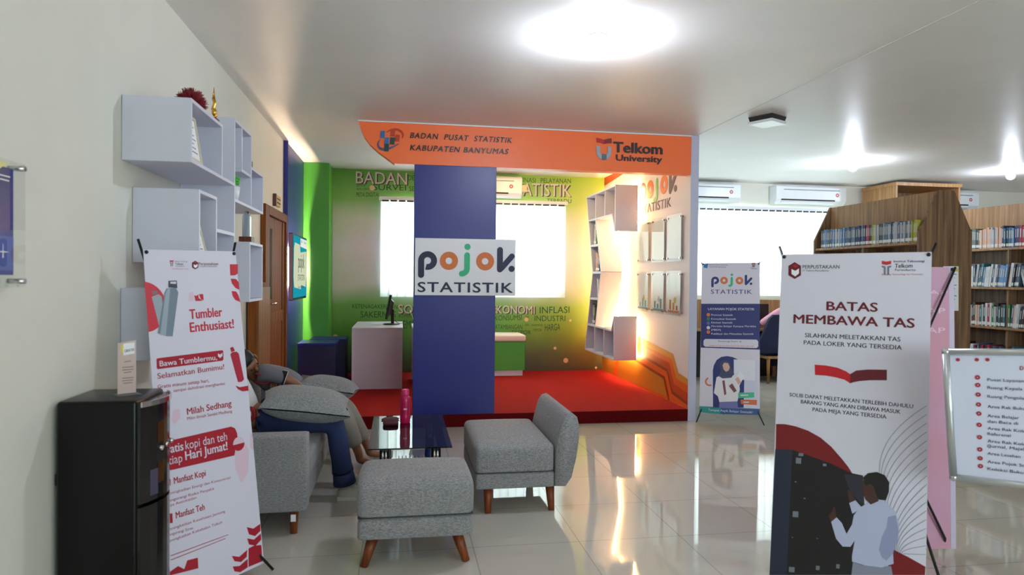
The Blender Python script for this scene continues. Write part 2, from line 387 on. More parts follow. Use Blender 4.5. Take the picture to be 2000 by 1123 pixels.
# back wall with two window openings
W1 = (-0.24, 2.36, 1.25, 2.56); W2 = (3.5, 7.05, 1.29, 2.58)
def wall_with_holes(mb, x0, x1, z0, z1, y0, y1, holes):
    xs = x0
    for (a, b, c, d) in holes:
        mb.box((xs, y0, z0), (a, y1, z1)); mb.box((a, y0, z0), (b, y1, c)); mb.box((a, y0, d), (b, y1, z1)); xs = b
    mb.box((xs, y0, z0), (x1, y1, z1)); return mb
struct(wall_with_holes(MB(M_wall), XL, XR, 0, CEIL, YB+0.012, YB+0.2, [W1, W2]).build('wall_back'))
struct(wall_with_holes(MB(M_wall), XL, XR, 0, CEIL, YF-0.2, YF, [W4_ADDED]).build('wall_front'))
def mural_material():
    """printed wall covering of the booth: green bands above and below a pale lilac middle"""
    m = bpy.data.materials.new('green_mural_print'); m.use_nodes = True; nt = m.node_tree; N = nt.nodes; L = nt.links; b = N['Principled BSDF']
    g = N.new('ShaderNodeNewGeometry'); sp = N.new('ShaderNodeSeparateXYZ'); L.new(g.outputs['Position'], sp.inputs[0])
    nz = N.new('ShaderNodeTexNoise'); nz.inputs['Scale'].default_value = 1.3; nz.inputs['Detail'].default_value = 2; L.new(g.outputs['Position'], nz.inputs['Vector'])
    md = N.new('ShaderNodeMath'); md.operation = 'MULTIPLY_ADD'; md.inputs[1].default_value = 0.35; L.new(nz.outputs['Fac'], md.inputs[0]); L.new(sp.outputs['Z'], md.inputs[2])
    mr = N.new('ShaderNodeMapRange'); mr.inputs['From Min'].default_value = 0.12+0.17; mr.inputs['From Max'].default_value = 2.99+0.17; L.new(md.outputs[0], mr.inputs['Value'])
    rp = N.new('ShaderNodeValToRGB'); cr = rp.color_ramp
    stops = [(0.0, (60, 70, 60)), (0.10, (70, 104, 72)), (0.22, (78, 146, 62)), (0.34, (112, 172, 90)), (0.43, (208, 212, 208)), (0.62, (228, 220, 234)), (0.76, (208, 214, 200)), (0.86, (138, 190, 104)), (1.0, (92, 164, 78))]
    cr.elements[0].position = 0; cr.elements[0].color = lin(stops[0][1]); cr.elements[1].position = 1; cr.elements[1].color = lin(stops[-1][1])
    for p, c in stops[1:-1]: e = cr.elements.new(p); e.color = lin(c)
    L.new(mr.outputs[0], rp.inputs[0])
    # yellower to the right: warm light mixed into the colour, some yellow print below
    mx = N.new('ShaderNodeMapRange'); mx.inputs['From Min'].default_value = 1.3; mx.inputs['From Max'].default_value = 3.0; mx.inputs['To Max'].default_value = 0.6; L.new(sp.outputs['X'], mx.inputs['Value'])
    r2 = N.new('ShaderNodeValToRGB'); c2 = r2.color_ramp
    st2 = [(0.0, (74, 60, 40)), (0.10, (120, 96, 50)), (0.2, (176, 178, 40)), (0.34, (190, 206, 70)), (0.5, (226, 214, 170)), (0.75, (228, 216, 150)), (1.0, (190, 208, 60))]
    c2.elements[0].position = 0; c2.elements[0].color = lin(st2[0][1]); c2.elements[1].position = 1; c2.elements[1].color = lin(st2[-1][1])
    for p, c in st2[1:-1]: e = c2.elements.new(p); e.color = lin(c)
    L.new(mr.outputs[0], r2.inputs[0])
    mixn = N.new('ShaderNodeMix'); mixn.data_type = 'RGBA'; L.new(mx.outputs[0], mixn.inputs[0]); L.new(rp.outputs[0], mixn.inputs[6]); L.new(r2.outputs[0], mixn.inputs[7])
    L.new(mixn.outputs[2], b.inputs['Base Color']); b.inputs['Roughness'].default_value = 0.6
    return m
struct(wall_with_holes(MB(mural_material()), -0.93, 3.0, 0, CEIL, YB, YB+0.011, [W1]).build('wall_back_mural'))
# windows: frame and panes
M_frame = mat('window_frame_white', (225, 226, 226), 0.4)
M_pane = clear_glass('window_glass', (0.92, 0.96, 0.96), 1.45)
for n, (a, b, c, d), cols, y0 in ((1, W1, 3, YB+0.08), (2, W2, 4, YB+0.08), (3, W4_ADDED, 4, YF-0.14)):  # third window is the added one behind the viewer
    f = MB(M_frame); y1 = y0+0.06; t = 0.05
    f.box((a, y0, c), (b, y1, c+t)); f.box((a, y0, d-t), (b, y1, d))
    for k in range(cols+1):
        x = a+(b-a-t)*k/cols; f.box((x, y0, c+t), (x+t, y1, d-t))
    f.box((a+t, y0+0.005, c+(d-c)*0.62), (b-t, y1-0.005, c+(d-c)*0.62+0.04))
    fo = struct(f.build('window_%d' % n))
    MB(M_pane).box((a+0.02, y0+0.028, c+0.02), (b-0.02, y0+0.032, d-0.02)).build('glass', fo)
# skirting along the left and back library wall
M_skirt = mat('skirting', (176, 170, 158), 0.3)
struct(MB(M_skirt).box((3.1, YB-0.002, 0), (XR, YB+0.012, 0.1)).build('baseboard_back'))
struct(MB(M_skirt).box((XL, YF, 0), (XL+0.012, 6.0, 0.1)).build('baseboard_left'))
struct(MB(mat('ceiling_seam', (222, 219, 214), 0.5)).box((3.05, YF, CEIL-0.002), (3.058, FY-0.002, CEIL)).build('trim_1'))

# daylight through the openings: sampling portals only, they add no light of their own
for n, (a, b, c, d), y_, ax in (('daylight_portal', W1, YB+0.22, -90), ('daylight_portal', W2, YB+0.22, -90), ('daylight_portal', W4_ADDED, YF-0.22, 90)):
    ld = bpy.data.lights.new(n, 'AREA'); ld.shape = 'RECTANGLE'; ld.size = b-a; ld.size_y = d-c; ld.cycles.is_portal = True
    lo = bpy.data.objects.new(n, ld); COL.objects.link(lo); lo.location = ((a+b)/2, y_, (c+d)/2); lo.rotation_euler = (math.radians(ax), 0, 0)

# ceiling bulbs
M_bulb = emission('lit_bulb', (228, 238, 255), LAMP_POWER)
def bulb(x, y, label, r=0.05, m=None):
    t = thing('ceiling_bulb', label, 'ceiling light', (x, y, CEIL), 'bulbs on the ceiling')
    MB(M_whitegloss).lathe([(0.06, 0), (0.06, -0.01), (0.034, -0.018), (0.026, -0.03)][::-1], (x, y, CEIL), 20).build('socket', t)
    MB(m or M_bulb).ball((x, y, CEIL-0.074), r, 20, 12).build('lamp_bulb', t)
bulb(1.20, 4.08, 'bright bulb on the ceiling above the grey armless chair')
bulb(5.62, 7.72, 'bright bulb on the ceiling before the middle air conditioner')
bulb(8.05, 7.85, 'bright bulb on the ceiling before the rightmost air conditioner')
bulb(0.95, 1.75, 'unseen bulb added on the ceiling above the viewer', m=emission('added_bulb_near', (244, 248, 255), LAMP_POWER*0.13))  # unseen lamp, added to lift the foreground and booth front
bulb(4.6, 0.2, 'unseen bulb added on the ceiling behind the viewer, towards the right', m=emission('added_bulb_rear', (244, 248, 255), LAMP_POWER*0.25))  # added out of view for frontal light on the booth

bulb(1.75, 8.25, 'unseen warm bulb added on the booth ceiling behind the orange beam', m=emission('added_warm_bulb', (255, 214, 150), LAMP_POWER*0.6))  # added warm lamp, unseen behind the beam, brightens booth ceiling and mural

# ================================================================== BOOTH
PL = MB(M_carpet).box((XL+0.002, FY+0.01, PZ-0.012), (2.998, YB-0.002, PZ))
PL.m(M_carpet_d).box((XL+0.002, FY, 0.001), (2.998, YB-0.002, PZ-0.012)).box((XL+0.002, FY, PZ-0.012), (2.998, FY+0.01, PZ))
tag(PL.build('carpeted_platform'), 'low stage covered in red carpet with a dark red front edge', 'platform')

# right partition of the booth with its print
part = thing('booth_partition', 'tall white partition with orange geometric print and pale front edge', 'partition', (3.04, 8.2, 0))
M_part = mat('partition_white', (226, 220, 224), 0.5); M_edge = mat('partition_edge', (196, 198, 222), 0.45)
MB(M_part).box((3.0, FY+0.012, 0), (3.086, YB-0.002, CEIL)).build('panel', part)
MB(M_edge).box((3.0, FY, 0), (3.086, FY+0.012, CEIL)).build('front_edge', part)
PP = Plane((3.0, FY, 0), (0, -1))           # u runs towards the viewer, n faces into the booth (-X)
def pu(Y): return FY-Y
for q in pojok_letters({'navy': mat('brown_violet_ink', (92, 66, 84), .5), 'orange': M_org_ink, 'green': mat('leaf_ink', (108, 176, 92), .5)}, PP, pu(8.23), 2.47, 1.17, 0.0, 0.004): q.build('wall_letter', part)
pw = MB(mat('brown_violet_ink', (0, 0, 0))); text_uv(pw, PP, 'STATISTIK', (pu(8.16), 2.305), (pu(7.21), 2.305), 0.105, off=0.0, depth=0.004, space=1.1)
pw.build('lettering', part)
Z = lambda y, z: (pu(y), z)
og = [mat('mural_orange_dark', (150, 60, 16), .5), mat('mural_orange', (226, 96, 22), .5), mat('mural_amber', (214, 146, 44), .5), mat('mural_deep_orange', (196, 72, 18), .5), mat('mural_gold', (196, 130, 40), .5)]
mu = MB()
def band(m, pts, off): mu.m(m); poly_uv(mu, PP, [Z(*p) for p in pts], off)
band(og[1], [(9.74, PZ), (6.703, PZ), (6.703, 0.44), (6.947, 0.47), (7.09, 0.66), (8.6, 0.80), (9.74, 0.90)], 0.0006)
band(og[2], [(9.74, 0.90), (8.6, 0.80), (7.09, 0.66), (6.947, 0.47), (6.703, 0.44), (6.703, 0.37), (7.0, 0.405), (7.14, 0.60), (8.6, 0.72), (9.74, 0.82)], 0.0012)
band(og[3], [(9.74, 0.74), (8.5, 0.66), (7.2, 0.545), (7.06, 0.33), (6.703, 0.29), (6.703, 0.18), (7.1, 0.23), (7.24, 0.46), (8.5, 0.575), (9.74, 0.63)], 0.0012)
band(og[0], [(9.74, 0.65), (8.5, 0.595), (7.24, 0.47), (7.1, 0.25), (6.703, 0.20), (6.703, 0.165), (7.125, 0.215), (7.27, 0.44), (8.5, 0.555), (9.74, 0.60)], 0.0018)
band(og[4], [(9.74, 0.54), (8.5, 0.47), (7.38, 0.36), (7.27, 0.16), (9.0, PZ), (9.74, PZ)], 0.0018)
band(og[0], [(9.74, 0.52), (8.5, 0.45), (7.36, 0.345), (7.22, PZ), (7.17, PZ), (7.32, 0.375), (8.5, 0.485), (9.74, 0.56)], 0.0024)
band(og[3], [(9.74, 2.99), (9.74, 2.87), (8.7, 2.93), (8.7, 2.99)], 0.0012)
band(og[1], [(9.2, PZ), (9.05, PZ), (8.95, 0.42), (9.05, 0.42)], 0.003)
mu.build('mural', part)

# orange header beam with its curved left end
HB = Plane((0, FY, 0), (1, 0))
beam = thing('header_beam', 'orange header beam with a curved left end above the booth', 'sign beam', (1.3, FY, 2.58))
prof = [(-0.40, CEIL-0.002)]
p0 = [(700, 235), (704, 250), (711, 266), (722, 281), (737, 295), (752, 306), (770, 319.5)]
prof += [HB.uv(*p) for p in p0[1:]]
prof = [(u, v) for u, v in prof] + [(2.998, 2.585), (2.998, CEIL-0.002)]
b = MB(M_orange).prism([HB.pt(u, v, 0) for u, v in prof], (0, 0.12, 0)); b.build('beam_board', beam)
MB(M_whitegloss).box((-0.405, FY-0.012, CEIL-0.014), (2.998, FY, CEIL-0.002)).build('white_edge_strip', beam)
tx = MB(mat('black_letters', (22, 18, 26), .4))
ptext(tx, HB, 'BADAN  PUSAT  STATISTIK', (801, 269.5), (1000, 279.5), 10.5, off=0.0, depth=0.012, bold=0.02, shear=0.22, space=1.15)
ptext(tx, HB, 'KABUPATEN BANYUMAS', (801, 293.5), (993, 301.5), 10.5, off=0.0, depth=0.012, bold=0.02, shear=0.22, space=1.15)
tx.build('agency_lettering', beam)
lg = MB()
def lpoly(m, pix, d=0.012, off=0.0): lg.m(m); ppoly(lg, HB, pix, off, d)
LB = mat('logo_blue', (34, 112, 178), .4); LG = mat('logo_dark_green', (16, 66, 56), .4); LR = mat('logo_rust', (192, 62, 24), .4); LV = mat('logo_slate', (74, 84, 130), .4)
lpoly(LB, [(744, 256), (752, 256), (751, 269.5), (742.5, 269.5)]); lpoly(LB, [(752, 269), (760, 269), (759, 281.5), (750.5, 281.5)])
lpoly(LG, [(751.5, 281.5), (760, 281.5), (759, 295.5), (750.5, 295.5)]); lpoly(LG, [(763, 268.5), (771.5, 269), (770, 282.5), (761.5, 282)])
lpoly(LR, [(764, 253), (772, 254), (771, 267), (763, 266)]); lpoly(LR, [(773, 263), (781, 264), (780, 277), (772, 276)])
def swoosh(m, pix, w):
    lg.m(m); pts = [HB.uv(*p) for p in pix]
    n = len(pts)
    for i in range(n-1):
        w0 = w*math.sin(math.pi*(i+0.3)/n); w1 = w*math.sin(math.pi*(i+1.3)/n)
        dx, dy = pts[i+1][0]-pts[i][0], pts[i+1][1]-pts[i][1]; l = math.hypot(dx, dy); nx, ny = -dy/l, dx/l
        poly_uv(lg, HB, [(pts[i][0]-nx*w0, pts[i][1]-ny*w0), (pts[i+1][0]-nx*w1, pts[i+1][1]-ny*w1), (pts[i+1][0]+nx*w1, pts[i+1][1]+ny*w1), (pts[i][0]+nx*w0, pts[i][1]+ny*w0)], 0.0, 0.010)
swoosh(LV, [(743, 272), (739, 279), (738.5, 285), (742, 290), (749, 292), (758, 291), (768, 287), (779, 281)], 0.011)
swoosh(LR, [(754, 259), (762, 254.5), (770, 252.5), (779, 254), (785, 258), (787.5, 264), (786, 270)], 0.011)
# university logo: open book over a letter U
TR_ = mat('logo_red', (196, 30, 34), .4); TD = mat('logo_dark_red', (128, 22, 34), .4); TS = mat('logo_silver', (168, 172, 184), .4); TG = mat('logo_steel', (98, 104, 116), .4)
lpoly(TR_, [(1164.5, 269.5), (1172, 271), (1179, 273.5), (1179, 281.5), (1172, 279), (1165, 278.5)])
lpoly(TD, [(1179, 273.5), (1186, 271.5), (1194, 270.5), (1194, 280), (1186, 280), (1179, 281.5)])
U = [(1164, 285), (1171.5, 285.5), (1171.5, 298), (1174.5, 301), (1174.5, 311.5), (1169, 308), (1165, 302)]
lpoly(TS, U); lpoly(TS, [(1186.5, 286.5), (1193.5, 287), (1192.5, 303), (1188.5, 309.5), (1184, 312), (1184, 301.5), (1186.5, 298.5)])
lpoly(TG, [(1174.5, 301), (1184, 301.5), (1184, 312), (1179, 313), (1174.5, 311.5)])
lg.build('raised_logos', beam)
tx = MB(mat('charcoal_letters', (46, 36, 44), .4))
ptext(tx, HB, 'Telkom', (1198, 297), (1292.5, 301.5), 19.5, off=0.0, depth=0.014, bold=0.045)
ptext(tx, HB, 'University', (1203, 313.5), (1292, 317.5), 11.5, off=0.0, depth=0.014, bold=0.035)
tx.build('university_lettering', beam)

# blue column and its sign
tag(MB(M_blue).box((0.137, FY-0.001, PZ+0.001), (0.945, FY+0.118, 2.584)).build('blue_column', bevel=0.003), 'wide flat blue column in the middle of the booth front', 'column')
sg = thing('sign_board', 'white sign board with round coloured letters on the blue column', 'sign', (0.64, FY-0.02, 1.30))
SP = Plane((0, FY-0.026, 0), (1, 0))
MB(M_paper).box((0.147, FY-0.026, 1.307), (1.142, FY-0.002, 1.866)).build('board', sg, bevel=0.002)
a = SP.uv(816, 526.5)
for q in pojok_letters({'navy': M_navyink, 'orange': M_org_ink, 'green': M_grn_ink}, SP, a[0], a[1], SP.uv(1004, 526)[0]-a[0], 0.0, 0.006): q.build('raised_letter', sg)
tx = MB(M_navyink); ptext(tx, SP, 'STATISTIK', (816, 570), (1001, 571.5), 19, off=0.0, depth=0.005, bold=0.03, space=1.12)
tx.build('word_lettering', sg)

# blue panel on the left wall with the framed screen and its glow
tag(MB(M_blue).box((XL+0.001, 7.87, 0.0), (XL+0.024, 9.29, CEIL-0.004)).box((XL+0.001, 7.86, 0), (XL+0.05, 7.885, CEIL-0.004)).build('blue_wall_panel'), 'narrow blue panel on the left wall beside the door', 'wall panel')
tv = thing('wall_screen', 'teal screen in a dark frame glowing on the blue wall panel', 'screen', (XL+0.06, 8.4, 1.2))
tx0, tx1 = XL+0.062, XL+0.11; ty0, ty1, tz0, tz1 = 7.86, 9.0, 1.205, 1.965
MB(M_black).box((tx0, ty0, tz0), (tx1-0.004, ty1, tz1)).build('frame', tv, bevel=0.004)
MB(mat('tv_side', (170, 130, 140), .3)).box((tx0+0.006, ty0-0.004, tz0+0.01), (tx1-0.008, ty0, tz1-0.01)).build('side_panel', tv)
TP = Plane((tx1, 0, 0), (0, 1))
scr = emission('teal_screen', (22, 132, 150), 0.75); scr2 = emission('cream_screen', (196, 204, 172), 0.62); scr3 = emission('screen_white', (210, 214, 204), 0.7)
s = MB(scr); poly_uv(s, TP, [(ty0+0.02, tz0+0.03), (ty1-0.02, tz0+0.03), (ty1-0.02, tz1-0.02), (ty0+0.02, tz1-0.02)], 0.0, 0.001); so = s.build('display', tv)
s = MB(scr2)
poly_uv(s, TP, [(ty0+0.03, tz0+0.27), (ty0+0.09, tz0+0.15), (ty0+0.6, tz0+0.12), (ty0+0.63, tz0+0.17), (ty1-0.12, tz0+0.14), (ty1-0.06, tz0+0.27), (ty1-0.06, tz1-0.17), (ty0+0.55, tz1-0.2), (ty0+0.52, tz1-0.11), (ty0+0.12, tz1-0.10), (ty0+0.06, tz1-0.16)], 0.002)
s.m(scr3); poly_uv(s, TP, [(ty0+0.56, tz1-0.13), (ty1-0.03, tz1-0.14), (ty1-0.03, tz1-0.03), (ty0+0.56, tz1-0.03)], 0.002)
s.m(M_ink); text_uv(s, TP, 'pojok', (8.24, 1.58), (8.74, 1.58), 0.17, off=0.003, bold=0.02); text_uv(s, TP, 'STATISTIK', (8.2, 1.43), (8.78, 1.43), 0.07, off=0.003)
text_uv(s, TP, 'Tempat Asyik Belajar', (8.2, 1.34), (8.8, 1.34), 0.028, off=0.003); text_uv(s, TP, 'BPS    Telkom', (8.46, 1.885), (8.92, 1.885), 0.03, off=0.003)
s.build('screen_picture', so)
l = MB(LEDC); m_ = 0.16
for a, b_ in (((ty0+m_, tz0+m_), (ty1-m_, tz0+m_)), ((ty0+m_, tz1-m_), (ty1-m_, tz1-m_)), ((ty0+m_, tz0+m_), (ty0+m_, tz1-m_)), ((ty1-m_, tz0+m_), (ty1-m_, tz1-m_))):
    l.cyl((XL+0.038, *a), (XL+0.038, *b_), 0.006, seg=8)
l.build('backlight_strip', tv)
MB(M_black).box((XL+0.024, 8.38, 1.53), (tx0, 8.48, 1.63)).build('wall_bracket', tv)

# green corner column
tag(MB(M_green).box((XL+0.002, 9.30, PZ+0.001), (-0.932, YB-0.001, CEIL-0.004)).build('green_column'), 'green painted column in the back left corner of the booth', 'column')

# lettering of the back mural
BP = Plane((0, YB, 0), (1, 0))
ml = MB(mat('mural_letter_shadow', (62, 70, 66), .6))
M_mlt = mat('mural_letter_white', (214, 204, 206), .5); M_mgr = mat('mural_letter_green', (26, 84, 36), .6)
def mural_word(w, p0, p1, cap, m, off=0.002, **k): ml.m(m); ptext(ml, BP, w, p0, p1, cap, off=off, **k)
MS = mat('mural_letter_shadow', (0, 0, 0))
for w, p0, p1, cap in (('BADAN', (695, 358), (795, 361), 23), ('STATISTIK', (992, 381), (1115, 384), 24), ('SOSIAL', (778, 612), (850, 613), 17), ('EKONOMI', (960, 612), (1044, 613), 15.5)):
    mural_word(w, (p0[0]+2.2, p0[1]+1.6), (p1[0]+2.2, p1[1]+1.6), cap, MS, 0.0015, bold=0.012); mural_word(w, p0, p1, cap, M_mlt, 0.0, bold=0.006, depth=0.006)
for w, p0, p1, cap in (('SURVEI', (729, 371), (793, 372), 11), ('PETA DIGITAL', (696, 384), (742, 384), 8), ('DESA', (797, 352), (822, 353), 10), ('SENSUS', (799, 373), (840, 374), 9), ('DATA', (697, 364), (714, 364), 4), ('BUKU SAKU', (697, 371), (721, 371), 4),
                       ('DISEMINASI', (992, 354), (1046, 357), 9), ('PELAYANAN', (1056, 357), (1115, 358), 9), ('TERPADU', (1068, 396), (1116, 397), 8),
                       ('KETENAGAKERJAAN', (688, 602), (776, 603), 8), ('SAKERNAS', (704, 620), (773, 620), 12), ('KEPENDUDUKAN', (779, 620), (850, 620), 6.5), ('KEMISKINAN', (779, 641), (850, 642), 15),
                       ('INFLASI', (1054, 612), (1112, 611), 12.5), ('KONSUMSI', (966, 626), (1019, 625), 10), ('INDUSTRI', (1044, 627), (1104, 627), 10.5), ('PERTAMBANGAN', (960, 643), (1020, 643), 9),
                       ('HARGA', (1064, 646), (1094, 645), 13), ('EKSPOR', (1000, 653), (1037, 653), 8), ('IMPOR', (1042, 647), (1058, 647), 5), ('TRANSPORTASI', (1037, 637), (1060, 637), 4), ('UPAH', (1025, 637), (1033, 637), 5), ('TANI', (1025, 621), (1033, 621), 5)):
    mural_word(w, p0, p1, cap, M_mgr)
ml.m(mat('mural_bubble', (226, 196, 160), .6))
for x, y, r in ((1105, 704, 5), (1084, 680, 3), (1114, 626, 2.5), (1164, 718, 2.5), (655, 658, 5), (727, 367, 5), (1028, 624, 4)):
    c = BP.uv(x, y); disc_uv(ml, BP, c, r*0.0074, 0.0022)
mo = ml.build('wall_back_lettering'); struct(mo)

# vertical blinds
def blind_material():
    m = bpy.data.materials.new('blind_fabric'); m.use_nodes = True; nt = m.node_tree; nt.nodes.clear(); N = nt.nodes; L = nt.links
    d = N.new('ShaderNodeBsdfDiffuse'); d.inputs[0].default_value = lin((232, 234, 228)); t = N.new('ShaderNodeBsdfTranslucent'); t.inputs[0].default_value = lin((240, 246, 242))
    x = N.new('ShaderNodeMixShader'); x.inputs[0].default_value = 0.55; o = N.new('ShaderNodeOutputMaterial')
    L.new(d.outputs[0], x.inputs[1]); L.new(t.outputs[0], x.inputs[2]); L.new(x.outputs[0], o.inputs[0]); return m
M_blind = blind_material()
def blind(x0, x1, z0, z1, label, pitch):
    t = thing('vertical_blind', label, 'blind', ((x0+x1)/2, YB-0.07, z0))
    MB(M_whitegloss).box((x0-0.03, YB-0.1, z1), (x1+0.03, YB-0.045, z1+0.045)).build('headrail', t)
    n = int(round((x1-x0)/pitch)); w = (x1-x0)/n; M_hang = mat('blind_hanger', (40, 40, 42), .5)
    hg = MB(M_hang)
    for k in range(n):
        a = x0+k*w; s = MB(M_blind); q = [(a-0.008, YB-0.074+0.012), (a+w*0.5, YB-0.078), (a+w+0.008, YB-0.074-0.012)]
        pts = []
        for zz in (z0, z1-0.02):
            for (xx, yy) in q: pts.append((xx, yy, zz))
        s.faces(pts, [(0, 1, 4, 3), (1, 2, 5, 4)], True); s.build('vane', t)
        hg.box((a+w*0.1, YB-0.082, z1-0.022), (a+w*0.9, YB-0.07, z1))
    hg.build('hanger_clips', t)
    MB(M_whitegloss).tube([(x0-0.02+0.01*math.sin(k*0.4), YB-0.1, z1-0.06*k) for k in range(16)], 0.004, 6).build('pull_chain', t)
blind(-0.26, 2.39, 1.205, 2.565, 'white vertical blind glowing behind the blue column in the booth', 0.115)
blind(3.45, 7.10, 1.25, 2.575, 'wide white vertical blind glowing behind the library tables', 0.115)

# air conditioners
def air_con(x0, x1, z0, z1, label):
    t = thing('air_conditioner', label, 'air conditioner', ((x0+x1)/2, YB-0.1, z0), 'air conditioners along the back wall')
    d = 0.22; pr = [(YB-0.004, z0+0.02), (YB-0.004, z1), (YB-d+0.03, z1), (YB-d, z1-0.03), (YB-d, z0+0.06), (YB-d+0.07, z0)]
    MB(M_whitegloss).prism([(x0, y, z) for y, z in pr], (x1-x0, 0, 0)).build('body', t, bevel=0.012)
    MB(mat('ac_groove', (150, 156, 160), .5)).box((x0+0.12, YB-d-0.003, z1-0.075), (x1-0.12, YB-d+0.002, z1-0.06)).build('grille', t)
    MB(mat('ac_slot', (20, 20, 24), .6)).box((x0+0.08, YB-d-0.002, z0+0.058), (x1-0.2, YB-d+0.01, z0+0.078)).build('air_slot', t)
    MB(M_whitegloss).hexa([(x0+0.08, YB-d+0.006, z0+0.03), (x1-0.2, YB-d+0.006, z0+0.03), (x1-0.2, YB-d+0.05, z0+0.01), (x0+0.08, YB-d+0.05, z0+0.01), (x0+0.08, YB-d-0.004, z0+0.05), (x1-0.2, YB-d-0.004, z0+0.05), (x1-0.2, YB-d+0.05, z0+0.05), (x0+0.08, YB-d+0.05, z0+0.05)]).build('louvre', t)
    ap = Plane((0, YB-d-0.001, 0), (1, 0)); s = MB(mat('sticker_red', (190, 40, 44), .5)); c = (x1-0.16, (z0+z1)/2+0.01)
    ring_uv(s, ap, c, 0.014, 0.028, 0.001); s.m(M_paper); disc_uv(s, ap, c, 0.014, 0.001); s.m(M_red_ink if False else mat('sticker_red', (0, 0, 0))); poly_uv(s, ap, [(c[0]-0.006, c[1]-0.006), (c[0]+0.006, c[1]-0.006), (c[0]+0.006, c[1]+0.006), (c[0]-0.006, c[1]+0.006)], 0.0015); s.build('round_sticker', t)
    return t
air_con(0.75, 1.72, 2.625, 2.935, 'white air conditioner half hidden by the blue column in the booth')
air_con(3.98, 5.08, 2.66, 2.95, 'white air conditioner just right of the booth partition')
air_con(5.66, 6.84, 2.66, 2.95, 'white air conditioner left of the tall wooden bookcase')
air_con(8.32, 9.2, 2.66, 2.95, 'white air conditioner right of the tall wooden bookcase')
sensor = thing('junction_box', 'small cream box on the wall right of the booth air conditioner', 'junction box', (1.80, YB, 2.7))
MB(mat('cream_plastic', (230, 214, 180), .4)).rbox((1.735, YB-0.10, 2.735), (1.815, YB-0.002, 2.835), 0.012).build('body', sensor)

# white desks, monitor
def desk(x0, x1, y0, y1, label):
    t = thing('office_desk', label, 'desk', ((x0+x1)/2, (y0+y1)/2, PZ)); zt = 0.869
    MB(M_white).box((x0, y0, zt-0.025), (x1, y1, zt)).build('desk_top', t, bevel=0.002)
    MB(M_white).box((x0, y0+0.002, PZ+0.001), (x1-0.004, y0+0.022, zt-0.026)).build('end_panel', t)
    MB(M_white).box((x0, y1-0.022, PZ+0.001), (x1-0.004, y1-0.002, zt-0.026)).build('end_panel', t)
    MB(M_white).box((x0+0.01, y0+0.024, PZ+0.15), (x0+0.028, y1-0.024, zt-0.026)).build('modesty_panel', t)
    dr = MB(M_white).box((x1-0.34, y1-0.4, PZ+0.08), (x1-0.02, y1-0.03, zt-0.08)); d = dr.build('drawer_unit', t, bevel=0.002)
    MB(M_black).tube([(x1-0.02, y1-0.32+0.05*math.cos(k*math.pi/8-math.pi/2), 0.60+0.06*math.sin(k*math.pi/8-math.pi/2)) for k in range(9)], 0.005, 6).build('drawer_handle', d)
    return t
desk(-0.56, 0.045, 8.32, 9.48, 'white office desk with a monitor beside the blue column')
desk(0.16, 0.70, 7.95, 9.1, 'white desk mostly hidden behind the blue column')
mn = thing('monitor', 'black monitor turned sideways on the white office desk', 'monitor', (-0.12, 8.85, 0.87))
c = Vector((-0.10, 8.85, 0.87))
MB(M_black).lathe([(0.105, 0.001), (0.105, 0.010), (0.09, 0.016)], c, 24).build('stand_base', mn)
MB(M_black).rbox((c.x-0.005, c.y-0.03, c.z+0.015), (c.x+0.035, c.y+0.03, c.z+0.2), 0.008).build('stand_neck', mn)
ms = MB(M_black); ang = math.radians(10)
def scr_pt(a, h, d): return (c.x-0.075+math.sin(ang)*h+d*math.cos(ang), c.y+a, c.z+0.085+h*math.cos(ang)-d*math.sin(ang))
ms.hexa([scr_pt(*p) for p in ((-0.24, 0, 0), (-0.24, 0, 0.03), (0.24, 0, 0.03), (0.24, 0, 0), (-0.24, 0.31, 0), (-0.24, 0.31, 0.03), (0.24, 0.31, 0.03), (0.24, 0.31, 0))]); ms.build('screen_housing', mn, bevel=0.004)
MB(mat('monitor_back', (46, 46, 50), .4)).hexa([scr_pt(*p) for p in ((-0.16, 0.06, 0.031), (-0.14, 0.06, 0.07), (0.14, 0.06, 0.07), (0.16, 0.06, 0.031), (-0.16, 0.25, 0.031), (-0.14, 0.22, 0.07), (0.14, 0.22, 0.07), (0.16, 0.25, 0.031))]).build('rear_cover', mn)
MB(mat('monitor_glass', (8, 8, 10), .1)).hexa([scr_pt(*p) for p in ((-0.23, 0.012, -0.002), (-0.23, 0.012, 0), (0.23, 0.012, 0), (0.23, 0.012, -0.002), (-0.23, 0.3, -0.002), (-0.23, 0.3, 0), (0.23, 0.3, 0), (0.23, 0.3, -0.002))]).build('screen', mn)
MB(M_black).tube([(c.x+0.03, c.y, c.z+0.06), (c.x+0.07, c.y, c.z+0.03), (c.x+0.11, c.y+0.05, c.z+0.008), (c.x+0.14, c.y+0.2, c.z+0.006)], 0.004, 6).build('cable', mn)
m2 = thing('laptop', 'open laptop with a white lid on the hidden desk behind the column', 'laptop', (0.3, 8.3, 0.87))
MB(M_whitegloss).box((0.2, 8.2, 0.870), (0.42, 8.5, 0.885)).build('keyboard_base', m2)
MB(M_whitegloss).hexa([(0.195, 8.2, 0.886), (0.203, 8.2, 0.886), (0.203, 8.5, 0.886), (0.195, 8.5, 0.886), (0.13, 8.2, 1.07), (0.138, 8.2, 1.07), (0.138, 8.5, 1.07), (0.13, 8.5, 1.07)]).build('lid', m2)

